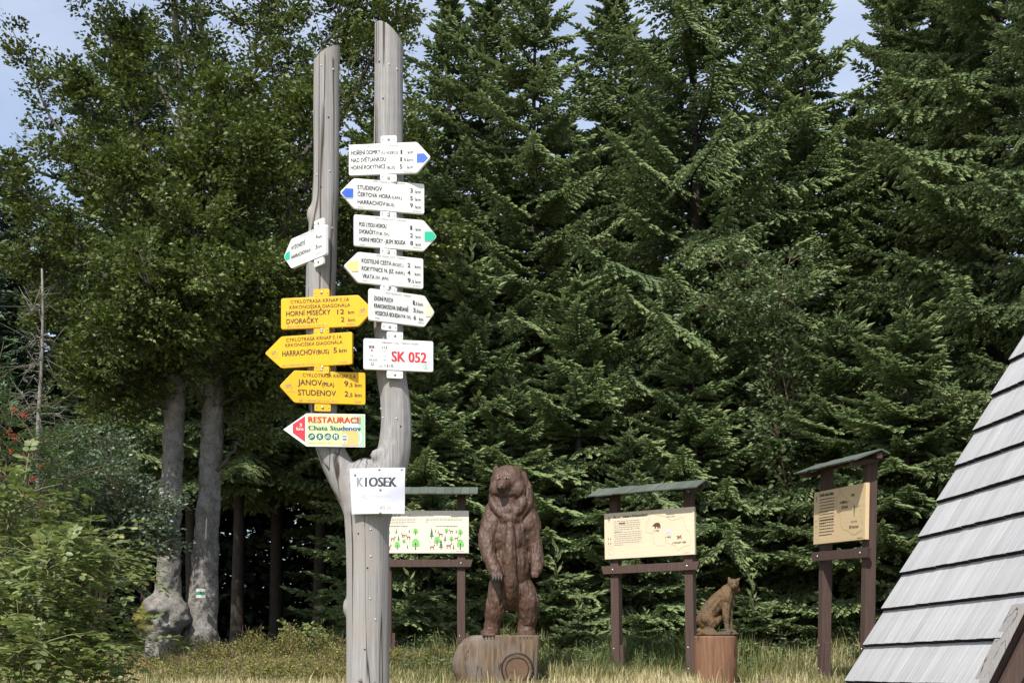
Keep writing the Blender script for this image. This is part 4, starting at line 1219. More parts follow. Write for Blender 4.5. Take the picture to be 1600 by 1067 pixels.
def lines(rows):
    def fn(mk, u, Z, k, sl):
        for r_ in rows:
            t, a, b, y, cap = r_[:5]
            mat = r_[5] if len(r_) > 5 else 'black'
            bold = r_[6] if len(r_) > 6 else (.00055 if cap > 5.5 else .0003 if cap > 4 else 0)
            mk.text(t, u(a), u(b), Z((a + b) / 2, y), cap * k, mat, 2, 0.0, bold)
    return fn

def marker(mk, u, Z, pts, mat):
    mk.poly([(u(a), Z(a, b)) for a, b in pts], mat, 1)

def fold_and_shadow(mk, u, Z, a, b, y, mat='grey_print'):  # grey line painting the shadow along the crease below a marker
    mk.line([(u(a), Z(a, y)), (u(b), Z(b, y))], .0022, mat, 1)

def both(*fs):
    def fn(mk, u, Z, k, sl):
        for f in fs: f(mk, u, Z, k, sl)
    return fn

HG = 'white hiking arrow signs on the signpost'
YG = 'yellow cycle route arrow signs on the signpost'
NM = {'blue': 'marker', 'green': 'marker', 'pale_yellow': 'marker', 'cream': 'marker', 'grey_print': 'small_print'}
HD = 'PĚŠÍ TRASA KČT - KRNAP'

sign('direction_sign', 'topmost white arrow sign, pointing right, with a blue marker', 'sign', HG, 545, 673, 607, 224, 272, -6, 'R', 651.5, names=NM,
     fn=both(lines([(HD, 573.4, 622.7, 228.4, 2.4, 'grey_print'), ('HOŘENÍ DOMKY', 548.8, 594.1, 238.5, 6.3), ('(U VLEKU)', 596, 621.5, 238.8, 4.6), ('1', 626, 628.6, 237.8, 6.5), ('km', 637, 645.6, 238, 5.2),
                    ('NAD SVĚTLANKOU', 548.8, 602.7, 249.8, 6.3), ('1', 625.6, 628.2, 249.2, 6.5), (',5', 629.4, 634.4, 250, 4.6), ('km', 636, 645, 250, 5.2),
                    ('HORNÍ ROKYTNICE', 548, 602.3, 261.4, 6.3), ('(BUS)', 604, 617.3, 262, 4.6), ('5', 624.4, 628.8, 260.5, 6.5), ('km', 636.5, 645.5, 261.4, 5.2),
                    ('2005', 547.8, 556, 269.2, 2.2, 'grey_print'), ('SK052d', 631, 645, 268.4, 2.4, 'grey_print')]),
             lambda mk, u, Z, k, sl: (marker(mk, u, Z, [(651.2, 240.4), (662.7, 240), (669, 247), (662.7, 254), (651.2, 254.1)], 'blue'), fold_and_shadow(mk, u, Z, 651, 662, 255.3))))
sign('direction_sign', 'white arrow sign pointing left with a blue marker, second from the top', 'sign', HG, 531, 663, 607, 283, 330, 12.6, 'L', 553, names=NM,
     fn=both(lines([(HD, 583, 633, 285.5, 2.4, 'grey_print'), ('STUDENOV', 558.4, 596.6, 294, 6.3), ('3', 640.7, 644.9, 298, 6.5), ('km', 649, 657.8, 300, 5.2),
                    ('ČERTOVA HORA', 558.7, 610.7, 305.6, 6.3), ('(LAN.)', 612, 627.6, 309, 4.6), ('5', 640.7, 644.9, 310, 6.5), ('km', 649, 657.8, 312, 5.2),
                    ('HARRACHOV', 558.7, 601.6, 317, 6.3), ('(BUS)', 602.5, 616, 320, 4.6), ('9', 640.7, 644.9, 321.2, 6.5), ('km', 649, 657.8, 323.8, 5.2),
                    ('2005', 558.7, 567, 323.6, 2.2, 'grey_print'), ('SK052b', 644.5, 658.5, 330.4, 2.4, 'grey_print')]),
             lambda mk, u, Z, k, sl: (marker(mk, u, Z, [(552, 295), (552, 309), (539.7, 309), (533.6, 301.4), (539.7, 294.5)], 'blue'), fold_and_shadow(mk, u, Z, 540, 552, 310.4))))
sign('direction_sign', 'white arrow sign pointing right with a green marker on the taller limb', 'sign', HG, 553, 683, 607, 339.5, 388, 14, 'R', 662, names=NM,
     fn=both(lines([(HD, 586, 634.6, 343.4, 2.4, 'grey_print'), ('POD LYSOU HOROU', 561, 603.5, 352, 6.3), ('1', 641, 643.8, 356.2, 6.5), ('km', 649.3, 657.8, 358.7, 5.2),
                    ('DVORAČKY', 561, 586.5, 362.5, 6.3), ('(TUR. CH.)', 587.3, 608, 365.4, 4.6), ('2', 640.7, 645, 368, 6.5), ('km', 649.3, 657.8, 370.4, 5.2),
                    ('HORNÍ MÍSEČKY - JILEM. BOUDA', 561.5, 633.4, 376.6, 6.3), ('8', 640.8, 645.4, 380, 6.5), ('km', 649.3, 657.8, 382, 5.2),
                    ('2005', 561.5, 570, 382, 2.2, 'grey_print'), ('SK052c', 645.6, 657.8, 387.3, 2.4, 'grey_print')]),
             lambda mk, u, Z, k, sl: (marker(mk, u, Z, [(663.3, 362), (675.5, 362), (681.4, 369.6), (675.5, 377), (663.3, 376.6)], 'green'), fold_and_shadow(mk, u, Z, 663, 675, 377.8))))
sign('direction_sign', 'white arrow sign pointing left with a pale yellow marker', 'sign', HG, 537, 661.5, 607, 398.5, 446, 19, 'L', 559.5, names=NM,
     fn=both(lines([(HD, 587.7, 634, 402, 2.4, 'grey_print'), ('KOSTELNÍ CESTA', 565, 611.5, 409.5, 6.3), ('(ROZC.)', 613, 630, 414, 4.6), ('2', 636.5, 641, 414.4, 6.5), ('km', 648, 656.8, 417, 5.2),
                    ('ROKYTNICE N. JIZ.', 565, 615.7, 421.6, 6.3), ('(NÁM.)', 617.6, 632, 426.3, 4.6), ('4', 636.5, 641, 426.2, 6.5), ('km', 648, 656.8, 428.5, 5.2),
                    ('VRATA', 566, 585, 432, 6.3), ('(SV. JAN)', 586.8, 606.6, 434.4, 4.6), ('9', 636.8, 641.4, 438, 6.5), (',5', 642, 646.8, 440, 4.6), ('km', 649, 657, 440.4, 5.2),
                    ('2005', 566, 574, 438.6, 2.2, 'grey_print'), ('SK052a', 645, 657, 446.6, 2.4, 'grey_print')]),
             lambda mk, u, Z, k, sl: (marker(mk, u, Z, [(560.2, 408), (560.2, 424), (549.3, 423.3), (540.2, 414.6), (547.4, 408)], 'pale_yellow'), fold_and_shadow(mk, u, Z, 549, 560, 424.8))))
sign('direction_sign', 'white arrow sign pointing right with a cream marker, above the emergency sign', 'sign', HG, 577, 679.5, 609, 454.5, 504, 26, 'R', 663.5, names=NM,
     fn=both(lines([(HD, 603, 642, 460.4, 2.4, 'grey_print'), ('ZADNÍ PLECH', 584, 613.5, 467.5, 6.3), ('1', 645, 647.6, 473, 6.5), (',5', 648, 652, 474.5, 4.6), ('km', 653.5, 660.7, 475.4, 5.2),
                    ('KRAKONOŠOVA SNÍDANĚ', 584.3, 638, 480.6, 6.3), ('3', 645.2, 649, 484.6, 6.5), (',5', 649.4, 653, 486, 4.6), ('km', 654, 661, 487, 5.2),
                    ('VOSECKÁ BOUDA', 585.5, 624.8, 491, 6.3), ('(TUR. CH.)', 625.5, 641.7, 494.6, 4.6), ('6', 646, 650, 496.4, 6.5), ('km', 654.7, 661, 498.6, 5.2),
                    ('2005', 585.8, 593, 497, 2.2, 'grey_print'), ('SK052f', 653, 662, 504.4, 2.4, 'grey_print')]),
             lambda mk, u, Z, k, sl: (marker(mk, u, Z, [(665.7, 476.3), (672.5, 477.5), (678, 487.6), (672.2, 495), (665.7, 494.4)], 'cream'), fold_and_shadow(mk, u, Z, 665.5, 673, 495.6))))
sign('direction_sign', 'small white arrow sign turned left with a green marker on the slanted limb', 'sign', HG, 443, 508.5, 497, 355, 402.5, -47, 'L', 455, names=NM, depth=-.15,
     fn=both(lines([(HD, 469, 491, 365, 2.2, 'grey_print'), ('RÝŽOVIŠTĚ', 456, 477, 383.5, 6.0), ('4', 494, 496.6, 370, 6.2), ('km', 498, 503, 369.4, 4.6),
                    ('HARRACHOV', 455.5, 478.5, 397.5, 6.0), ('(BUS)', 479, 485.5, 391.6, 4.2), ('5', 493.5, 496.5, 385.6, 6.2), ('km', 498, 503, 384.6, 4.6),
                    ('SK052e', 494, 502, 395.6, 2.2, 'grey_print')]),
             lambda mk, u, Z, k, sl: marker(mk, u, Z, [(453, 392), (453, 405), (447.6, 407), (444.4, 401.6), (447.4, 395.4)], 'green')))

def sos(mk, u, Z, k, sl):
    for (a, b, r_) in ((581, 547.2, 2.0), (581, 555.2, 2.0)):
        mk.poly([(u(a) - r_ * k, Z(a, b)), (u(a), Z(a, b) - r_ * k), (u(a) + r_ * k, Z(a, b)), (u(a), Z(a, b) + r_ * k)], 'red', 1)
    mk.disc(u(581), Z(581, 555.2), 1.1 * k, 'white', 2, 8)
    x, z = u(582), Z(582, 569)
    mk.poly([(x - 2.6 * k, z + 2.6 * k), (x - 2.6 * k, z - .5 * k), (x, z - 3 * k), (x + 2.6 * k, z - .5 * k), (x + 2.6 * k, z + 2.6 * k)], 'grey_print', 1)
    mk.disc(x, z + .4 * k, 1.4 * k, 'white', 2, 8)
    x, z = u(665.3), Z(665.3, 573.2)
    mk.ring(x, z, 3.9 * k, .7 * k, 'green', 1)
    mk.line([(x, z + 2.4 * k), (x, z - .4 * k), (x - 1.2 * k, z - 2.4 * k)], .7 * k, 'green', 1); mk.line([(x - 1.4 * k, z + .6 * k), (x + 1.4 * k, z + 1.0 * k)], .6 * k, 'green', 2); mk.line([(x, z - .4 * k), (x + 1.4 * k, z - 2.2 * k)], .6 * k, 'green', 2)
sign('emergency_sign', 'white rectangular emergency call sign with large red SK 052', 'sign', None, 568, 677, 617, 530.5, 578.5, 10.5, None, None, depth=-.135,
     names={'red': 'red_lettering', 'green': 'emblem', 'grey_print': 'small_print', 'white': 'emblem'},
     fn=both(sos, lines([('EMERGENCY CALL - TÍSŇOVÁ VOLÁNÍ', 596.4, 653, 536.4, 2.5), ('SOS', 576.2, 584.7, 541.8, 3.6, 'black', .0012), ('112', 597.4, 605, 542.8, 4.2), ('150', 597.5, 602.5, 548.5, 2.2, 'grey_print'), ('155', 597.5, 602.5, 555.2, 2.2, 'grey_print'),
                         ('158', 597.5, 603, 562.4, 2.2, 'grey_print'), ('POLICIE', 576, 588.8, 562.2, 3.0), ('LINKA', 591.5, 599, 572, 2.2, 'grey_print'), ('1210', 601, 614.4, 571.4, 4.2), ('SK 052', 612.2, 666, 557.8, 15.6, 'red', .003)])))

def bike(px, py):
    def fn(mk, u, Z, k, sl):
        x, z = u(px), Z(px, py)
        for dx in (-3.4, 3.4): mk.ring(x + dx * k, z - 1.6 * k, 2.6 * k, .5 * k, 'grey_print', 1, 12)
        mk.line([(x - 3.4 * k, z - 1.6 * k), (x - 1.2 * k, z + 2.2 * k), (x + 2.4 * k, z + 2.2 * k), (x, z - 1.6 * k), (x - 3.4 * k, z - 1.6 * k)], .5 * k, 'grey_print', 2)
        mk.line([(x + 3.4 * k, z - 1.6 * k), (x + 2 * k, z + 3.4 * k)], .5 * k, 'grey_print', 2)
    return fn
JN = 'JEN V OBDOBÍ OD 1.6. DO 30.11.'
YN = {'grey_print': 'small_print'}
sign('cycle_sign', 'yellow arrow sign pointing right with two destinations, uppermost of the yellow ones', 'sign', YG, 439, 583.5, 502, 463.5, 512, -8.6, 'R', 560, 'yellow', names=YN, depth=-.12,
     fn=both(bike(567, 484.5), lambda mk, u, Z, k, sl: fold_and_shadow(mk, u, Z, 559, 571, 492.6), lines([('CYKLOTRASA KRNAP č.1A', 454, 545.8, 469.8, 5.2, 'black', 0), ('KRKONOŠSKÁ DIAGONÁLA', 452.5, 547.5, 478.4, 5.2, 'black', 0),
                    ('HORNÍ MÍSEČKY', 447.2, 516.2, 488.8, 7.4), ('12', 527, 537.8, 487, 7.4), ('km', 544, 553.7, 487.6, 5.4), ('DVORAČKY', 447.8, 497, 501.4, 7.4), ('2', 533, 538, 499, 7.4), ('km', 544.4, 554.5, 499.6, 5.4),
                    (JN, 448.7, 513.4, 509.2, 2.6, 'grey_print'), ('MT059a', 541.9, 555, 506.4, 2.4, 'grey_print')])))
sign('cycle_sign', 'yellow arrow sign pointing left with one destination, middle of the yellow ones', 'sign', YG, 413.5, 550, 502, 521.5, 571.5, -14, 'L', 439.5, 'yellow', names=YN, depth=-.12,
     fn=both(bike(428, 551), lambda mk, u, Z, k, sl: fold_and_shadow(mk, u, Z, 425, 437, 558.4), lines([('CYKLOTRASA KRNAP č.1A', 447.2, 534, 528.8, 5.2, 'black', 0), ('KRKONOŠSKÁ DIAGONÁLA', 446, 535.3, 537, 5.2, 'black', 0),
                    ('HARRACHOV', 441.2, 493.2, 551, 8.4), ('(BUS)', 494.3, 514, 549.4, 6.2), ('5', 521, 526.5, 547, 8.0), ('km', 530, 541.5, 547.4, 6.2), (JN, 440.7, 503, 569.4, 2.6, 'grey_print'), ('MT059b', 529.3, 542, 565.8, 2.4, 'grey_print')])))
sign('cycle_sign', 'yellow arrow sign pointing left with two destinations, lowest of the yellow ones', 'sign', YG, 436.5, 571, 504, 580, 630, 9, 'L', 460, 'yellow', names=YN, depth=-.12,
     fn=both(bike(450.5, 602.5), lambda mk, u, Z, k, sl: fold_and_shadow(mk, u, Z, 448, 460, 611.6), lines([('CYKLOTRASA KRNAP č.4', 473, 555, 587, 5.2, 'black', 0), ('JANOV', 465.6, 502.7, 597.4, 8.4), ('(PILA)', 503.5, 521.8, 600.4, 6.2), ('9', 537.8, 544, 599.2, 8.2), (',5 km', 544.9, 565, 601.4, 5.8),
                    ('STUDENOV', 465.6, 524.6, 613.6, 8.4), ('2', 538.4, 544, 615.2, 8.2), (',5 km', 544.9, 565, 617, 5.8), (JN, 467, 527.5, 626, 2.6, 'grey_print'), ('MT059c', 553.7, 565.3, 628, 2.4, 'grey_print')])))

def restaurant(mk, u, Z, k, sl):
    q = lambda pts: [(u(a), Z(a, b)) for a, b in pts]
    mk.poly(q([(479, 647), (552, 648), (552, 696), (479, 695)]), 'lime_bg', 1)
    mk.poly(q([(552, 648), (569.5, 648.5), (569.5, 697), (552, 696)]), 'mint_bg', 1)
    mk.poly(q([(476.6, 650), (476.6, 690.3), (457.5, 676), (457.5, 663)]), 'red', 2)
    mk.poly(q([(534, 673), (559.5, 673), (559.5, 696), (534, 696)]), 'beer', 2)
    mk.poly(q([(536, 662), (560, 662), (560, 673), (534, 673)]), 'foam', 2)
    mk.line(q([(560.5, 674), (564, 678), (564.5, 688), (561, 694)]), 2.6 * k, 'foam', 2)
    mk.disc(u(538.5), Z(538.5, 685.6), 4.6 * k, 'white', 3, 16, 8 * k)
    mk.line(q([(535.2, 682), (541.8, 682)]), 1.6 * k, 'teal', 4); mk.line(q([(535.2, 686.5), (541.8, 686.5)]), 2.2 * k, 'teal', 4); mk.disc(u(538.5), Z(538.5, 691), 1.1 * k, 'red', 4, 8)
    for i, c in enumerate((487, 499.7, 512.3, 524.6)):
        x, z = u(c), Z(c, 682)
        mk.disc(x, z, 5.5 * k, 'teal', 2, 20)
        # little white pictograms of a skier, a walker, a cyclist and a diner
        if i == 0: mk.line([(x - 3.6 * k, z - 2.4 * k), (x + 3 * k, z + .2 * k)], 1.1 * k, 'white', 3); mk.line([(x - 2 * k, z + .4 * k), (x + 1.6 * k, z + 2.6 * k), (x + 2.6 * k, z - .6 * k)], 1.3 * k, 'white', 4)
        elif i == 1: mk.line([(x - .5 * k, z + 3.4 * k), (x, z), (x - 2 * k, z - 3.4 * k)], 1.3 * k, 'white', 3); mk.line([(x, z), (x + 2 * k, z - 3.2 * k)], 1.2 * k, 'white', 4); mk.line([(x - 2.4 * k, z + .6 * k), (x + 2.6 * k, z + 1.8 * k)], 1.0 * k, 'white', 4)
        elif i == 2: mk.ring(x - 2.2 * k, z - 1.4 * k, 1.7 * k, .7 * k, 'white', 3, 10); mk.ring(x + 2.2 * k, z - 1.4 * k, 1.7 * k, .7 * k, 'white', 3, 10); mk.line([(x - 2.2 * k, z - 1.4 * k), (x + .4 * k, z + 2.8 * k), (x + 2.4 * k, z + .6 * k)], .9 * k, 'white', 4)
        else: mk.line([(x - 1.8 * k, z + 3.4 * k), (x - 1.8 * k, z - 3.4 * k)], 1.5 * k, 'white', 3); mk.line([(x + 1.8 * k, z + 3.4 * k), (x + 1.8 * k, z - 3.4 * k)], 1.5 * k, 'white', 3); mk.line([(x - 1.8 * k, z + 2.6 * k), (x + 1.8 * k, z - .6 * k)], 1.0 * k, 'white', 4)
    mk.text('3', u(467.8), u(471.6), Z(470, 664), 5 * k, 'white', 3, 0, .001)
    mk.text('km', u(463.6), u(473.8), Z(469, 669.8), 5 * k, 'white', 3, 0, .001)
    mk.text('RESTAURACE', u(481.9), u(563.4), Z(522, 655.8), 8.8 * k, 'red', 5, 0, .0022)
    mk.text('Chata Studenov', u(482), u(563.4), Z(522, 668.6), 6.8 * k, 'teal', 5, 0, .0018)
    mk.text('www.chatastudenov.cz', u(482), u(530), Z(506, 692), 2.2 * k, 'grey_print', 3)
sign('restaurant_sign', 'restaurant arrow sign with red lettering, beer glass and red tip, below the yellow signs', 'sign', None, 442.5, 570.5, 507, 646, 697.5, 5, 'L', 479, 'white', depth=-.13, thick=.006, tabs=False, fn=restaurant,
     names={'lime_bg': 'print_background', 'mint_bg': 'print_background', 'red': 'red_lettering', 'beer': 'beer_picture', 'foam': 'beer_foam_picture', 'teal': 'dark_lettering', 'white': 'white_lettering', 'grey_print': 'small_print'})

def kiosk_paper():
    Y = PY - .185
    k = Y / F
    def at(px, py): return px3(px, py, Y)
    o3 = at(590, 802)
    root = empty('paper_notice', tuple(o3)); tag(root, 'white paper notice reading KIOSEK screwed to the fork of the signpost', 'notice')
    nx, nz = 16, 14
    def pos(a, b):
        tl, tr, bl, br = at(545.8, 731), at(632.8, 730), at(549.4, 802.8), at(632, 802.3)
        p = (tl * (1 - a) + tr * a) * (1 - b) + (bl * (1 - a) + br * a) * b
        p[1] += .008 * math.sin(a * 5.5 + b * 2) * b + .012 * (a - .5) ** 2 * 4 + .006 * math.sin(b * 7 + a * 3) - .012 * b
        return p - o3
    V = [pos(i / nx, j / nz) for j in range(nz + 1) for i in range(nx + 1)]
    n1 = len(V)
    V = V + [v + np.array((0, .0006, 0)) for v in V]
    Q = []
    w = nx + 1
    for j in range(nz):
        for i in range(nx):
            a = j * w + i
            Q.append((a, a + w, a + w + 1, a + 1)); Q.append((n1 + a, n1 + a + 1, n1 + a + w + 1, n1 + a + w))
    link('sheet', npmesh('sheet', np.array(V), np.array(Q), smooth=True), M['paper'], root)
    # print, bent with the sheet
    mk = Marks()
    X = lambda px: (px - 590) * k
    Zf = lambda py: (802 - py) * k
    mk.text('K', X(557.8), X(567), Zf(752.8), 14.5 * k, 'grey_print', 2, 0, .0030)
    mk.text('I', X(570.5), X(573.2), Zf(752.8), 14.5 * k, 'black', 2, 0, .0012)
    mk.text('OSEK', X(577), X(619.3), Zf(752.8), 14.5 * k, 'black', 2, 0, .0042)
    mk.text('40 m', X(593), X(611), Zf(793.4), 6.5 * k, 'pencil', 2)
    for i in range(12): mk.line([(X(571 + i * 3.3), Zf(775.6)), (X(572.6 + i * 3.3), Zf(775.6))], .35 * k, 'grey_print', 2)
    for s_ in (1, -1): mk.line([(X(566), Zf(775.6)), (X(574), Zf(775.6 - 5 * s_))], .3 * k, 'grey_print', 2)
    mk.build(root, {'grey_print': 'faded_lettering', 'pencil': 'handwriting'})
    for ch in root.children:
        if ch.name.startswith('sheet'): continue
        for v in ch.data.vertices:
            a = (v.co.x / k + 590 - 547) / 85; b = (802 - (802 - v.co.z / k) * 1.0)
            b = ((802 - v.co.z / k) - 731) / 71.5
            v.co.y = pos(min(max(a, 0), 1), min(max(b, 0), 1))[1] - .0012
    for i, (a, b) in enumerate(((554.3, 741), (592.5, 733), (627.5, 733), (594.5, 765), (594.5, 801))):
        bm = bmesh.new(); p = at(a, b) - o3
        q = pos((a - 547) / 85, (b - 731) / 71.5)
        bolt(bm, p[0], q[1] - .002, p[2], .0085, .006)
        bm_obj('screw', bm, M['steel'], root)
kiosk_paper()

# ------------------------------------------------------------------ info boards
def silhouettes(mk, items):
    for kind, x, z, s in items:
        if kind == 'pine':
            mk.line([(x, z), (x, z + s)], s * .07, 'brown_print', 1)
            for q in (.2, .45, .68): mk.poly([(x - s * .24 * (1.1 - q), z + s * q), (x + s * .24 * (1.1 - q), z + s * q), (x, z + s * (q + .34))], 'pine_print', 2)
        elif kind == 'tree':
            mk.line([(x, z), (x, z + s * .6)], s * .09, 'brown_print', 1)
            mk.disc(x, z + s * .62, s * .3, 'leaf_print', 2, 12, s * .34); mk.disc(x - s * .14, z + s * .46, s * .2, 'leaf_print', 3, 10); mk.disc(x + s * .15, z + s * .48, s * .2, 'leaf_print', 3, 10)
        elif kind in ('deer', 'reed'):
            f = -1 if kind == 'reed' else 1
            m = 'deer_print'
            mk.poly([(x - f * s * .38, z + s * .62), (x - f * s * .34, z + s * .42), (x + f * s * .28, z + s * .40), (x + f * s * .34, z + s * .62)][::f], m, 1)
            for lx in (-.32, -.22, .18, .28): mk.line([(x + f * s * lx, z + s * .45), (x + f * s * (lx + .02), z)], s * .06, m, 2)
            mk.line([(x + f * s * .3, z + s * .58), (x + f * s * .42, z + s * .86)], s * .12, m, 2)
            mk.line([(x + f * s * .38, z + s * .86), (x + f * s * .58, z + s * .8)], s * .1, m, 3)
            mk.line([(x + f * s * .4, z + s * .9), (x + f * s * .36, z + s * 1.15), (x + f * s * .5, z + s * 1.25)], s * .035, m, 3)

BEAR = [(-.5, .28), (-.42, .42), (-.3, .5), (-.12, .62), (.1, .64), (.32, .6), (.46, .42), (.5, 0), (.36, 0), (.3, .22), (.24, 0), (.1, 0), (.08, .22), (-.06, .2), (-.08, 0), (-.24, 0), (-.2, .24), (-.36, .24)]
CAT = [(-.5, .62), (-.42, .8), (-.36, .66), (-.2, .58), (.2, .58), (.36, .78), (.5, .8), (.4, .6), (.46, .3), (.5, 0), (.36, 0), (.26, .34), (.08, .3), (.02, 0), (-.1, 0), (-.1, .3), (-.3, 0), (-.42, .02), (-.3, .4)]

def para(mk, x0, x1, z0, rows, dz, seed, last=.5, mat='grey_print'):
    """rows of tiny illegible words"""
    r = random.Random(seed)
    for i in range(rows):
        x = x0; xe = x1 if i < rows - 1 else x0 + (x1 - x0) * last
        xe -= r.uniform(0, .05) * (x1 - x0)
        while x < xe:
            w = r.uniform(.012, .045)
            mk.line([(x, z0 - i * dz), (min(x + w, xe), z0 - i * dz)], dz * .32, mat, 1)
            x += w + .008

def info_board(Y, px, base_py, rz, label, mat, content, scale=1.0, roll=0.0, runs=(.31, .15), rail_right=.70, gap=.94, post_right=True):
    P = px3(px, base_py, Y)
    root = empty('info_board', tuple(P), rz); root.scale = (scale,) * 3
    root.rotation_euler = (0, roll, rz)
    tag(root, label, 'info board', 'roofed wooden info boards')
    pw = .11
    hx = .50
    for sx in (-1, 1):
        p = box_obj('post', sx * hx - pw / 2, sx * hx + pw / 2, 0, pw, .06, 2.36, M['brown_wood'], root, .005)
        a = box_obj('post_anchor', sx * hx + pw / 2 * 1 - .002 + .002, sx * hx + pw / 2 + .045, .02, .09, -.25, .42, M['brown_wood'], p, .004)
        bb = bmesh.new()
        for z_ in (.12, .38): bolt(bb, sx * hx - .02, -.001, z_, .010, .006)
        tag(bm_obj('bolt', bb, M['steel'], p), kind='stuff')
    bm = bmesh.new(); prism(bm, [(-.605, 1.50), (.605, 1.50), (.605, 2.075), (-.605, 2.075)], -.045, -.003, .003)
    pn = bm_obj('panel', bm, M[mat], root)
    bm = bmesh.new(); prism(bm, [(-.63, 1.315), (.63, 1.315), (.66, 1.415), (-.66, 1.415)], -.045, -.002, .003)
    rl = bm_obj('rail', bm, M['brown_wood'], root)
    bb = bmesh.new()
    for sx in (-1, 1): bolt(bb, sx * hx, -.047, 1.365, .012, .008)
    tag(bm_obj('bolt', bb, M['steel'], rl), kind='stuff')
    # gabled plank roof
    rg = 2.40
    bm = bmesh.new(); box(bm, -.70, .70, .025, .085, rg - .09, rg - .03, None, .004)
    rf = bm_obj('roof', bm, M['brown_wood'], root)
    n = 13; w = 1.46 / n
    for side, run, drop in ((-1, runs[0], runs[0] * .39), (1, runs[1], runs[1] * .45)):
        L_ = math.hypot(run, drop)
        bm = bmesh.new(); box(bm, .001, w - .001, 0, L_, 0, .018, None, .002)
        me = bpy.data.meshes.new('roof_plank'); bm.to_mesh(me); bm.free(); me.materials.append(M['green_roof'])
        r = random.Random(9)
        for i in range(n):
            o = bpy.data.objects.new('roof_plank', me); COL.objects.link(o); o.parent = rf
            ang = math.atan2(drop, run)
            yv = Vector((0, side * math.cos(ang), -math.sin(ang))); xv = Vector((1, 0, 0)) * (1 if side > 0 else -1); zv = xv.cross(yv)
            m = Matrix((xv, yv, zv)).transposed().to_4x4()
            xx = -.73 + i * w if side > 0 else -.73 + (i + 1) * w
            m.translation = Vector((xx, .055 + side * (.003), rg - .012 + r.uniform(0, .005))) + yv * r.uniform(-.006, .01)
            o.matrix_local = m
    for sx in (-1, 1):
        bm = bmesh.new(); prism(bm, [(0, 0), (.0, 0), (0, 0)], 0, 0) if False else None
        box(bm, sx * .60 - .02, sx * .60 + .02, -.75 * runs[0], runs[1], 0, .045, Matrix.Translation((0, 0, rg - .13)) @ Matrix.Rotation(R(12), 4, 'X'), .003)
        bm_obj('roof_bracket', bm, M['brown_wood'], rf)
    mk = Marks(); content(mk)
    mk.build(pn, {'grey_print': 'paragraph_print', 'brown_print': 'picture_print', 'deer_print': 'picture_print', 'leaf_print': 'picture_print', 'pine_print': 'picture_print', 'wolf_print': 'picture_print', 'red': 'picture_print', 'pencil': 'map_outline'})
    for ch in pn.children: ch.location.y = -.0455
    return root

def BX(px): return -.605 + px * 1.21           # panel fractions to metres
def BZ(f): return 2.075 - f * .575
def c1(mk):
    mk.text('Les a zvěř Krkonoš', BX(.04), BX(.345), BZ(.11), .028, 'black', 1, 0, .0008)
    para(mk, BX(.04), BX(.42), BZ(.19), 4, .022, 1, .7); para(mk, BX(.52), BX(.95), BZ(.19), 3, .022, 2, .08)
    para(mk, BX(.1), BX(.33), BZ(.37), 1, .03, 3, 1, 'black'); para(mk, BX(.63), BX(.88), BZ(.37), 1, .03, 4, 1, 'black')
    it = []
    for k_, a, b, s in (('tree', .09, .6, .10), ('pine', .19, .55, .07), ('deer', .15, .72, .07), ('pine', .06, .78, .1), ('deer', .1, .93, .08), ('tree', .2, .92, .12), ('reed', .27, .63, .06), ('pine', .335, .53, .055), ('tree', .405, .58, .10), ('reed', .325, .68, .07), ('pine', .215, .72, .08), ('pine', .265, .64, .035), ('tree', .275, .78, .07), ('pine', .34, .77, .03),
                        ('pine', .315, .9, .06), ('tree', .405, .92, .16), ('pine', .585, .66, .14), ('pine', .63, .52, .045), ('reed', .685, .62, .075), ('tree', .75, .54, .075), ('reed', .805, .54, .06), ('pine', .86, .54, .055), ('tree', .905, .60, .10), ('tree', .645, .82, .13), ('pine', .735, .74, .09), ('tree', .805, .74, .085), ('deer', .86, .70, .06),
                        ('deer', .59, .92, .075), ('pine', .69, .92, .14), ('deer', .775, .9, .085), ('pine', .83, .92, .07), ('tree', .905, .92, .15), ('pine', .565, .76, .03)):
        it.append((k_, BX(a), BZ(b), s))
    silhouettes(mk, it)
    para(mk, BX(.86), BX(.95), BZ(.955), 1, .02, 5, 1)
def outline(mk, pts, w=.004): mk.line([(BX(a), BZ(b)) for a, b in pts], w, 'pencil', 1)
def sidebar(mk):
    mk.disc(BX(.055), BZ(.12), .02, 'grey_print', 1, 12); mk.line([(BX(.055), BZ(.14)), (BX(.055), BZ(.2))], .01, 'grey_print', 1)
    for a in (.045, .072):
        for b in (.56, .66): mk.disc(BX(a), BZ(b), .008, 'grey_print', 1, 8, .016)
    mk.line([(BX(.1), BZ(.15)), (BX(.1), BZ(.93))], .0015, 'grey_print', 1)
    for b in (.72, .78): mk.line([(BX(.03), BZ(b)), (BX(.085), BZ(b))], .002, 'grey_print', 1)
    mk.line([(BX(.04), BZ(.82)), (BX(.05), BZ(.9)), (BX(.085), BZ(.91))], .003, 'grey_print', 1)
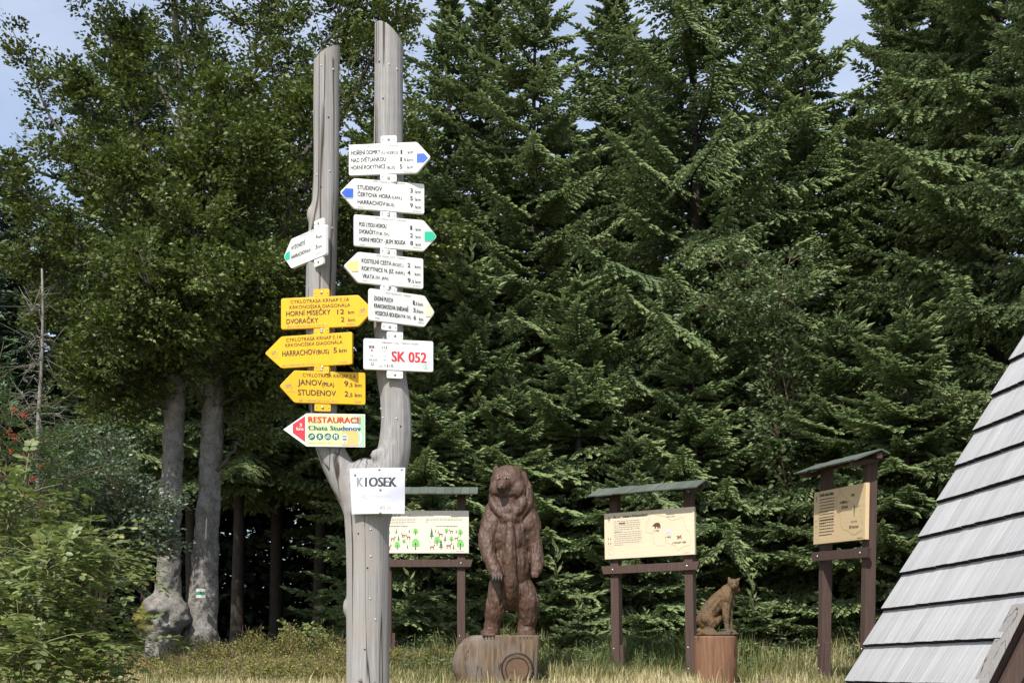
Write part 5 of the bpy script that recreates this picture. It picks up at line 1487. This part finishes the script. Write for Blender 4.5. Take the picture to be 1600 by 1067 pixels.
def c2(mk):
    sidebar(mk)
    mk.text('Konec šelem v Krkonoších?', BX(.11), BX(.49), BZ(.095), .031, 'black', 1, 0, .0016)
    para(mk, BX(.115), BX(.41), BZ(.19), 6, .026, 11, .3); para(mk, BX(.115), BX(.43), BZ(.43), 7, .026, 12, .35)
    mk.text('Medvědi', BX(.175), BX(.235), BZ(.235), .024, 'black', 2, 0, .0012)
    outline(mk, [(.52, .11), (.50, .22), (.475, .25), (.49, .3), (.47, .36), (.485, .47), (.545, .50), (.55, .6), (.56, .72), (.60, .77), (.68, .78), (.69, .64), (.70, .72), (.80, .80), (.815, .90), (.88, .82), (.95, .80), (.965, .66), (.95, .52), (.91, .46), (.89, .30), (.875, .20), (.80, .24), (.76, .26), (.70, .17), (.62, .12), (.57, .1), (.54, .05), (.52, .11)])
    for m, x, z, s, shp in (('brown_print', .59, .40, .11, BEAR), ('wolf_print', .72, .55, .095, CAT), ('deer_print', .835, .66, .065, CAT)):
        mk.poly([(BX(x) + a * s, BZ(z) + b * s) for a, b in shp], m, 2)
    mk.text('† 1726', BX(.555), BX(.615), BZ(.45), .022, 'black', 2, 0, .0006); mk.text('† 1842', BX(.68), BX(.745), BZ(.60), .022, 'black', 2, 0, .0006)
    mk.text('† KOLEM 1800', BX(.76), BX(.91), BZ(.73), .022, 'black', 2, 0, .0006); mk.text('VRCHLABÍ', BX(.70), BX(.79), BZ(.17), .014, 'black', 2)
    para(mk, BX(.88), BX(.96), BZ(.955), 1, .02, 15, 1)
def c3(mk):
    sidebar(mk)
    mk.text('Člověk místo šelem', BX(.115), BX(.40), BZ(.075), .036, 'black', 1, 0, .0022)
    para(mk, BX(.12), BX(.43), BZ(.16), 9, .033, 21, .4, 'black'); para(mk, BX(.12), BX(.42), BZ(.55), 6, .033, 22, .9, 'black')
    outline(mk, [(.52, .05), (.50, .14), (.46, .2), (.47, .3), (.46, .42), (.52, .47), (.545, .6), (.55, .7), (.60, .78), (.66, .8)], .006)
    outline(mk, [(.52, .05), (.57, .15), (.64, .2), (.72, .3), (.80, .36), (.82, .42), (.90, .38), (.92, .5), (.93, .66), (.965, .74)], .006)
    outline(mk, [(.66, .66), (.67, .8), (.76, .88), (.82, .9), (.95, .82)], .006)
    mk.text('15 000 ha', BX(.53), BX(.67), BZ(.28), .028, 'black', 2, 0, .0016); mk.text('25 % rok', BX(.56), BX(.68), BZ(.37), .03, 'black', 2, 0, .0018)
    mk.poly([(BX(.80), BZ(.36)), (BX(.815), BZ(.40)), (BX(.80), BZ(.60)), (BX(.785), BZ(.40))], 'pine_print', 2)
    mk.text('HEKTAR', BX(.74), BX(.86), BZ(.66), .018, 'black', 2); mk.text('30 korun', BX(.71), BX(.88), BZ(.75), .032, 'black', 2, 0, .0014); mk.text('1900', BX(.74), BX(.80), BZ(.18), .026, 'black', 2, 0, .001)
    para(mk, BX(.86), BX(.96), BZ(.965), 1, .02, 25, 1, 'black')
info_board(16.5, 663, 1037, R(0), 'info board half hidden by the signpost, printed with deer and small trees', 'panel_cream', c1, 1.0)
info_board(15.0, 1019, 1060, R(-31), 'middle info board with a bear silhouette and a map outline, beside the lynx', 'panel_pale', c2, 1.0, R(-.9))
info_board(12.5, 1312, 1066, R(-79), 'info board turned sideways next to the wooden roof, honey-coloured panel', 'panel_wood', c3, .96, R(2.0), runs=(.285, .09))

# ------------------------------------------------------------------ bear carving on its block
BRY = 14.0
def bear():
    k = BRY / F
    o3 = px3(793, 995, BRY)
    root = empty('bear_carving', tuple(o3)); tag(root, 'brown wooden carving of a bear standing upright on a log block', 'statue')
    def B(px, py, dy=0): return ((px - 793) * k * .87, dy, (995 - py) * k)
    e = lambda px, py, dy, rx, ry, rz: ('e', B(px, py, dy), (rx, ry, rz))
    c = lambda pts, r: ('c', [B(*p) for p in pts], r)
    balls = [
        e(797, 840, .02, .30, .25, .36), e(799, 885, 0, .285, .25, .36), e(803, 925, .02, .27, .24, .22),
        e(768, 820, -.02, .12, .16, .16), e(830, 822, 0, .125, .16, .16),
        e(798, 795, .06, .245, .20, .24), e(812, 772, .10, .165, .18, .26), e(797, 812, -.04, .2, .2, .14),
        e(793, 755, -.04, .195, .18, .185), e(776, 766, -.10, .105, .11, .105), e(811, 766, -.09, .10, .12, .12), e(793, 741, -.03, .17, .13, .10),
        c([(787, 757, -.17), (783.5, 763, -.24), (781, 767, -.285)], [.10, .075, .05]), e(789, 774, -.12, .11, .10, .055), e(793, 788, -.10, .12, .10, .11), e(795, 800, -.13, .13, .09, .10),
        e(772, 733.5, -.02, .036, .03, .045), e(814.5, 735, -.0, .04, .035, .045),
        c([(819, 742, .0), (826, 765, -.02), (827, 790, -.07), (818, 806, -.12)], [.06, .09, .075, .045]), c([(812, 770, -.10), (819, 788, -.12), (808, 804, -.17)], [.05, .075, .05]),
        c([(834, 790, .05), (828, 770, .08)], [.08, .09]), c([(774, 786, .0), (766, 803, .0), (760, 820, -.01)], [.10, .12, .12]), c([(820, 788, .02), (832, 806, .0), (838, 824, .0)], [.11, .12, .12]),
        c([(768, 770, -.04), (769, 788, -.09), (780, 803, -.15), (796, 814, -.19)], [.05, .068, .056, .04]), c([(774, 775, -.11), (778, 792, -.13), (789, 802, -.14)], [.045, .05, .04]),
        c([(765, 820, -.05), (757, 843, -.10), (760, 866, -.17), (770, 890, -.25), (774, 899, -.275)], [.135, .125, .098, .092, .082]),
        c([(832, 824, -.03), (842, 850, -.04), (845, 874, -.10), (845, 890, -.15), (843, 897, -.16)], [.12, .10, .085, .075, .06]),
        c([(781, 915, -.03), (774, 945, -.05), (767, 970, -.03), (764, 988, -.02)], [.17, .145, .115, .11]), e(760, 990, -.10, .115, .17, .06),
        c([(816, 918, 0), (827, 940, -.03), (829, 962, -.01), (826, 975, .02), (826, 990, .0)], [.18, .17, .14, .115, .12]), e(826, 992, -.08, .125, .16, .055),
        c([(798, 825, -.21), (797, 870, -.235), (798, 915, -.215), (799, 940, -.16)], [.05, .085, .095, .06]),
    ]
    for i in range(4): balls.append(c([(768 + i * 4.6, 900 + (i % 2), -.33), (768.6 + i * 4.6, 905, -.345)], [.028, .020]))
    for i in range(3): balls.append(c([(838 + i * 4, 898, -.2), (838 + i * 4, 903, -.21)], [.026, .016]))
    for i in range(4): balls.append(e(752 + i * 5.6, 992, -.27, .024, .04, .03)); balls.append(e(817 + i * 5.6, 994, -.24, .024, .04, .028))
    def post_fn(co, nr):
        a = vnoise(co * (42, 42, 15), 1) - .5; b = vnoise(co * (70, 70, 40), 2) - .5; g = vnoise(co * (9, 9, 7), 3) - .5; h = np.abs(vnoise(co * (22, 22, 8), 6) - .5)
        h2 = np.abs(vnoise(co * (34, 34, 12) + 5, 8) - .5)
        fur = .010 * a + .007 * b + .012 * g + .026 * (h - .12) + .014 * (h2 - .12)
        face = np.exp(-(np.linalg.norm(co - np.array(B(786, 760, -.25)), axis=1) / .16) ** 2)
        out = co + nr * (fur * (1 - .8 * face))[:, None]
        # eye sockets, carved neck grooves and arm grooves
        for p, r_, am in ((B(778.5, 751, -.22), .03, .016), (B(791, 751, -.22), .035, .014)):
            out -= nr * (am * np.exp(-(np.linalg.norm(co - np.array(p), axis=1) / r_) ** 2))[:, None]
        return out
    balls = [('e', b[1], (b[2][0] * (.98 if b[1][2] > 1.66 else .83), b[2][1] * .92, b[2][2])) if b[0] == 'e' else ('c', b[1], [r_ * .87 for r_ in b[2]]) for b in balls]
    bd = blobs('body', balls, .0100, 3, post_fn, M['bear_wood'], root)
    from mathutils.bvhtree import BVHTree
    bv = BVHTree.FromPolygons([v.co for v in bd.data.vertices], [p.vertices for p in bd.data.polygons])
    def surf(px, py):
        p = B(px, py); h = bv.ray_cast(Vector((p[0], -2, p[2])), Vector((0, 1, 0)))
        return h[0] if h[0] else Vector(p)
    for px, py in ((778.5, 751), (791, 751)):
        q = surf(px, py); bm = bmesh.new()
        g = bmesh.ops.create_uvsphere(bm, u_segments=12, v_segments=8, radius=.026)
        for v in g['verts']: v.co.z *= .66
        ey = bm_obj('eye', bm, M['eye'], root, q + Vector((0, .006, 0)), True)
        bm = bmesh.new(); bmesh.ops.create_uvsphere(bm, u_segments=8, v_segments=6, radius=.0135); bm_obj('pupil', bm, M['dark'], ey, (0, -.0175, 0), True)
    for i in range(4):
        p0 = B(768.6 + i * 4.6, 902, -.345); p1 = B(768.2 + i * 4.8, 908, -.375); p2 = B(768.6 + i * 4.8, 913, -.35)
        tb = Tubes(); tb.add(spline([p0, p1, p2], 4), np.linspace(.017, .004, 9), 7); link('claw', tb.mesh('claw'), M['claw'], root)
    for i in range(4):
        for fx, fy, fz in ((751, 992, -.27), (816, 994, -.25)):
            p0 = B(fx + i * 6, fy, fz); p1 = B(fx + i * 6, fy + 1.5, fz - .06)
            tb = Tubes(); tb.add(spline([p0, p1], 5), np.linspace(.016, .004, 6), 7); link('claw', tb.mesh('claw'), M['claw'], root)
    q = surf(780, 767.5); bm = bmesh.new(); g = bmesh.ops.create_uvsphere(bm, u_segments=12, v_segments=8, radius=.036)
    for v in g['verts']: v.co = Vector((v.co.x, v.co.y * .6, v.co.z * .75))
    bm_obj('nose', bm, M['dark'], root, q + Vector((0, .010, 0)), True)
    tb = Tubes(); pts = [surf(px, py) + Vector((0, -.001, 0)) for px, py in ((773, 772.5), (777, 774.5), (781, 773.5), (785, 775), (790, 774))]
    tb.add([list(p) for p in pts], [.004, .006, .006, .006, .004], 6); link('mouth_line', tb.mesh('mouth_line'), M['dark'], root)
bear()

def bear_block():
    k = BRY / F
    o3 = px3(780, 1005, BRY); o3[2] = float(ground_z(o3[0], BRY)) - .1
    root = empty('log_block', tuple(o3)); tag(root, 'broad sawn log block under the bear, rounded on one side, with a carved ring', 'log')
    prof = [(992, 738, 842), (995, 729, 842.5), (1000, 722, 842), (1008, 715, 841.5), (1020, 709, 840.5), (1035, 706, 839.5), (1050, 708, 838.5), (1067, 715, 837), (1085, 720, 836), (1110, 724, 836)]
    V, Q = [], []
    rows = []
    for py, a, b in prof:
        z = px3(0, py, BRY)[2] - o3[2]; xa, xb = (a - 780) * k - 0, (b - 780) * k
        # cross-section: left a log round, right a flat sawn front
        ring = []
        fl = xa + (xb - xa) * .34
        n = 9
        for i in range(n + 1):
            t = -math.pi / 2 - i / n * math.pi        # front of round end going left and back
            ring.append((fl + (fl - xa) * math.cos(t), .02 + .32 * math.sin(t)))
        ring += [(xb - .02, .34), (xb + .004, .31), (xb, -.27), (xb - .018, -.295), (xb - .2, -.305), (fl + .16, -.302)]
        rows.append([(x, y, z + (.0 if py > 993 else .0)) for x, y in ring])
    m = len(rows[0])
    for r_ in rows: V += r_
    for i in range(len(rows) - 1):
        for j in range(m): Q.append((i * m + j, (i + 1) * m + j, (i + 1) * m + (j + 1) % m, i * m + (j + 1) % m))
    top0 = rows[0]
    bm = bmesh.new(); vs = [bm.verts.new(v) for v in V]
    for q in Q: bm.faces.new([vs[i] for i in q])
    tf = bm.faces.new([vs[i] for i in range(m)])
    bmesh.ops.recalc_face_normals(bm, faces=bm.faces)
    bmesh.ops.bevel(bm, geom=list(tf.edges), offset=.012, segments=2, affect='EDGES')
    bmesh.ops.triangulate(bm, faces=[f for f in bm.faces if len(f.verts) > 4])
    bmesh.ops.subdivide_edges(bm, edges=bm.edges, cuts=2, use_grid_fill=True)
    for v in bm.verts:
        v.co += Vector((mnoise.noise(v.co * 6), mnoise.noise(v.co * 6 + Vector((9, 0, 0))), 0)) * .008
    bm_obj('block', bm, M['stump_wood'], root, None, True)
    c = Vector(px3(808, 1046, BRY - .31)) - Vector(o3)
    a = np.linspace(0, 6.2832, 37)
    for rr_, w_, mt in ((.172, .011, 'dark'), (.128, .006, 'dark')):
        tb = Tubes(); wob = 1 + .02 * np.sin(a * 3)
        tb.add(np.stack([c.x + rr_ * wob * np.cos(a), np.full(37, -.311 if rr_ > .15 else -.322), c.z + rr_ * 1.1 * wob * np.sin(a)], -1), np.full(37, w_), 6)
        link('carved_ring', tb.mesh('carved_ring'), M[mt], root)
    bm = bmesh.new()
    f = bm.faces.new([bm.verts.new((c.x + .163 * (1 + .02 * math.sin(q * 3)) * math.cos(q), -.303, c.z + .18 * (1 + .02 * math.sin(q * 3)) * math.sin(q))) for q in a[:-1]])
    ex = bmesh.ops.extrude_face_region(bm, geom=[f])
    for v in ex['geom']:
        if isinstance(v, bmesh.types.BMVert): v.co.y -= .018
    bmesh.ops.recalc_face_normals(bm, faces=bm.faces)
    bm_obj('carved_disc', bm, M['disc_wood'], root)
bear_block()

# ------------------------------------------------------------------ lynx carving on its stump
LXY = 13.2
def lynx():
    k = LXY / F
    o3 = px3(1120, 993, LXY)
    root = empty('lynx_carving', tuple(o3)); tag(root, 'yellow-brown wooden carving of a sitting lynx on a reddish stump', 'statue')
    def B(px, py, dy=0): return ((px - 1120) * k, dy, (993 - py) * k)
    e = lambda px, py, dy, rx, ry, rz: ('e', B(px, py, dy), (rx, ry, rz))
    c = lambda pts, r: ('c', [B(*p) for p in pts], r)
    balls = [
        c([(1103, 968, .03), (1112, 952, .02), (1124, 938, 0), (1136, 925, -.02), (1142, 917, -.03)], [.105, .105, .10, .082, .06]),
        e(1104, 970, .01, .095, .115, .115), c([(1104, 966, -.07), (1110, 976, -.09), (1103, 984, -.07)], [.075, .05, .035]), c([(1098, 986, -.08), (1106, 985, -.11), (1112, 986, -.12)], [.028, .03, .026]),
        c([(1133, 945, -.06), (1132, 960, -.09), (1133, 975, -.10), (1134, 985, -.11)], [.055, .038, .03, .03]), c([(1141, 940, -.0), (1139, 960, -.02), (1140, 975, -.03), (1141, 985, -.04)], [.05, .036, .03, .03]),
        e(1136, 987, -.14, .035, .05, .02), e(1144, 987, -.06, .035, .05, .02), e(1135, 935, -.07, .055, .05, .09),
        e(1144, 913, -.06, .062, .06, .058), e(1144, 918, -.11, .032, .04, .026), e(1137.5, 921, -.05, .022, .03, .05), e(1151.5, 921, -.04, .022, .03, .045),
        c([(1139, 908, -.05), (1138, 904.5, -.05), (1137.6, 901.5, -.05)], [.024, .015, .006]), c([(1150, 908, -.05), (1152.4, 905.8, -.05), (1154.4, 903.2, -.05)], [.024, .015, .006]),
        c([(1093, 985, .02), (1095, 988, -.06)], [.03, .025]),
        e(1120, 991, -.02, .225, .2, .022), e(1106, 989, -.1, .1, .08, .022), e(1128, 989, -.12, .1, .06, .018), e(1141, 990, -.06, .08, .1, .02),
        c([(1125, 962, .03), (1119, 972, -.03), (1116, 978, -.06)], [.05, .04, .02]),
    ]
    def post_fn(co, nr):
        a = vnoise(co * (60, 60, 26), 1) - .5; b = vnoise(co * (110, 110, 110), 2) - .5
        return co + nr * (.010 * a + .006 * b + .012 * (np.abs(vnoise(co * (30, 30, 18), 7) - .5) - .12))[:, None]
    bd = blobs('body', balls, .0075, 2, post_fn, M['lynx_wood'], root)
    from mathutils.bvhtree import BVHTree
    bv = BVHTree.FromPolygons([v.co for v in bd.data.vertices], [p.vertices for p in bd.data.polygons])
    for nm, px, py, r_ in (('eye', 1140.8, 911.5, .0085), ('eye', 1147.4, 911.5, .0085), ('nose', 1144, 917, .011)):
        p = B(px, py); h = bv.ray_cast(Vector((p[0], -2, p[2])), Vector((0, 1, 0)))
        bm = bmesh.new(); bmesh.ops.create_uvsphere(bm, u_segments=8, v_segments=6, radius=r_)
        bm_obj(nm, bm, M['dark'], root, (h[0] if h[0] else Vector(p)) + Vector((0, .003, 0)), True)
    # stump
    o4 = px3(1118, 1000, LXY); o4[2] = float(ground_z(o4[0], LXY)) - .1
    st = empty('lynx_stump', tuple(o4)); tag(st, 'round reddish stump with vertical cracks under the lynx carving', 'stump')
    zt = px3(0, 993, LXY)[2] - o4[2]
    log_obj('log', M['red_stump'], st, 33.5 * k, 34.2 * k, zt)
lynx()

def small_things():
    p = px3(1251, 1003, 18.0); p[2] = float(ground_z(p[0], 18.0)) - .05
    r = empty('grey_stump', tuple(p)); tag(r, 'small old grey stump in the grass left of the turned info board', 'stump')
    log_obj('log', M['dead'], r, .13, .1, .28, 16, .03)
    p = px3(1210, 1066, 12.6); p[2] = float(ground_z(p[0], 12.6))
    bm = bmesh.new(); g = bmesh.ops.create_icosphere(bm, subdivisions=3, radius=.14)
    for v in g['verts']:
        v.co *= 1 + .25 * mnoise.noise(v.co * 9); v.co.z *= .5
    o = bm_obj('stone', bm, M['stone'], None, tuple(p)); tag(o, 'brown stone lying in the dry grass right of the lynx stump', 'stone')
small_things()

# ------------------------------------------------------------------ meadow grass, bilberry mounds
def grass():
    rng = np.random.default_rng(77)
    n = 75000
    y = 11.2 + 9.5 * rng.random(n) ** 1.1
    x = (rng.random(n) * 1700 - 60 - CX) / F * y
    patch = vnoise(np.stack([x * 1.3, y * 1.3, 0 * x], -1), 1); p2 = vnoise(np.stack([x * .5, y * .6, 0 * x + 3], -1), 2)
    keep = rng.random(n) < (.35 + .9 * patch)
    # trampled ground in front of the log block and the lynx stump
    for x0, x1, y1 in ((-.78, .42, 14.3), (1.9, 2.6, 13.3)):
        keep &= ~((x > x0) & (x < x1) & (y < y1) & (y > 11.0) & (rng.random(n) < .93))
    x, y, patch, p2 = x[keep], y[keep], patch[keep], p2[keep]
    n = len(x)
    right = np.clip((x + 2.6) / 1.5, 0, 1)
    h = (.08 + .12 * patch + np.interp(y, [13, 15, 16.2, 19], [0, .04, .18, .2]) * right * (.5 + patch)) * rng.uniform(.55, 1.3, n)
    tuft = rng.random(n) < .06
    h[tuft] *= 1.4
    tone = np.clip(np.interp(y, [13.5, 15.2, 16.2, 18], [.70, .62, .40, .28]) + .75 * (p2 - .5) + .3 * (patch - .5) + rng.normal(0, .17, n), 0, 1)
    az = rng.uniform(0, 6.28, n); lean = rng.uniform(.1, .75, n)
    w = rng.uniform(.003, .0065, n)
    z = ground_z(x, y)
    P = np.stack([x, y, z - .01], -1)
    dx = np.stack([np.cos(az), np.sin(az), 0 * az], -1); sx = np.stack([-np.sin(az), np.cos(az), 0 * az], -1)
    up = np.array((0, 0, 1.))
    m1 = P + dx * (h * lean * .25)[:, None] + up * (h * .55)[:, None]
    tp = P + dx * (h * lean)[:, None] + up * (h * (1 - .25 * lean))[:, None]
    V = np.stack([P - sx * w[:, None], P + sx * w[:, None], m1 + sx * w[:, None] * .8, m1 - sx * w[:, None] * .8, tp], 1).reshape(-1, 3)
    i = np.arange(n)[:, None] * 5
    T = np.concatenate([i + np.array([[0, 1, 2]]), i + np.array([[0, 2, 3]]), i + np.array([[3, 2, 4]])], 0)
    o = link('grass', npmesh('grass', V, T, tone=np.repeat(tone, 5)), M['grass'])
    tag(o, 'long half-dry grass at the foot of the carvings and boards', 'grass', kind='stuff')
grass()

def weeds():
    rng = np.random.default_rng(15)
    lv = Leaves(16); tb = Tubes()
    for i in range(420):
        y = rng.uniform(15.2, 17.6); x = rng.uniform(-1.6, 4.6)
        if vnoise(np.array([[x * 1.1, y * 1.1, 5.]]), 3)[0] < .5 and i % 3: continue
        h = rng.uniform(.1, .42) * (.55 + .25 * (y - 15)); z = float(ground_z(x, y))
        tip = np.array((x + rng.normal(0, .06), y + rng.normal(0, .06), z + h))
        tb.add([(x, y, z), tip], [.004, .002], 3)
        for q in np.arange(.25, 1.01, .13):
            a = rng.uniform(0, 6.28)
            lv.spray(np.array((x, y, z)) * (1 - q) + tip * q, np.array((math.cos(a), math.sin(a), .1)), 4, .09, .05 * rng.uniform(.6, 1.3), flat=.6, tone=.45 + rng.normal(0, .18), spread=.5)
    o = link('weeds', lv.mesh('weeds', .45), M['willow_leaf']); tag(o, 'mixed green weeds growing through the tall grass by the carvings', 'weeds', kind='stuff')
    tag(link('weed_stems', tb.mesh('weed_stems'), M['cane'], o), kind='stuff')
weeds()

def bilberry():
    rng = np.random.default_rng(5)
    mounds = [(270, 15.0, 62, 24), (330, 15.1, 45, 46), (395, 15.3, 50, 62), (455, 15.2, 45, 70), (515, 15.4, 45, 58), (215, 14.6, 55, 14), (360, 14.4, 70, 24), (480, 14.3, 70, 22), (555, 15.6, 50, 36), (300, 16.2, 60, 40), (180, 13.6, 60, 30), (250, 13.6, 70, 34), (320, 13.7, 70, 30), (400, 13.8, 70, 36), (470, 13.7, 70, 34), (530, 14.0, 50, 44), (430, 13.0, 80, 26), (300, 13.0, 80, 26), (520, 13.0, 60, 26), (620, 15.9, 50, 26), (680, 16.2, 50, 22)]
    lv = Leaves(6); tb = Tubes()
    for px, Y, rp, hp in mounds:
        X = (px - CX) / F * Y; rr = rp / F * Y; hh = hp / F * Y
        n = 380
        a = rng.uniform(0, 6.28, n); q = np.sqrt(rng.random(n))
        for i in range(n):
            x, y = X + rr * q[i] * math.cos(a[i]), Y + .7 * rr * q[i] * math.sin(a[i])
            top = float(ground_z(x, y)) + hh * (1 - q[i] ** 2) * rng.uniform(.75, 1.12) + .03
            d = np.array((rng.normal(0, .5) + .5 * q[i] * math.cos(a[i]), rng.normal(0, .5) + .5 * q[i] * math.sin(a[i]), 1.))
            lv.spray(np.array((x, y, top - .09)), d, 9, .12, .028, flat=.9, tone=.42 + .35 * (vnoise(np.array([[x * 2.2, y * 2.2, 0]]), 8)[0] - .3) + rng.normal(0, .12), droop=0, spread=.4)
            if i % 3 == 0: tb.add([(x, y, top - .14), (x + d[0] * .05, y + d[1] * .05, top - .05), (x + d[0] * .1, y + d[1] * .1, top + rng.uniform(.02, .1))], [.003, .002, .0015], 3)
    me = lv.mesh('bilberry', .6)
    o = link('bilberry_scrub', me, M['heather']); tag(o, 'low olive bilberry scrub in front of the beech trunks', 'undergrowth', kind='stuff')
    s = link('scrub_stems', tb.mesh('scrub_stems'), M['twig'], o); tag(s, kind='stuff')
    # earth humps below the scrub
bilberry()
for m_ in list(bpy.data.meshes):
    if not m_.users: bpy.data.meshes.remove(m_)
print('TRIS', sum(len(m.polygons) for m in bpy.data.meshes))
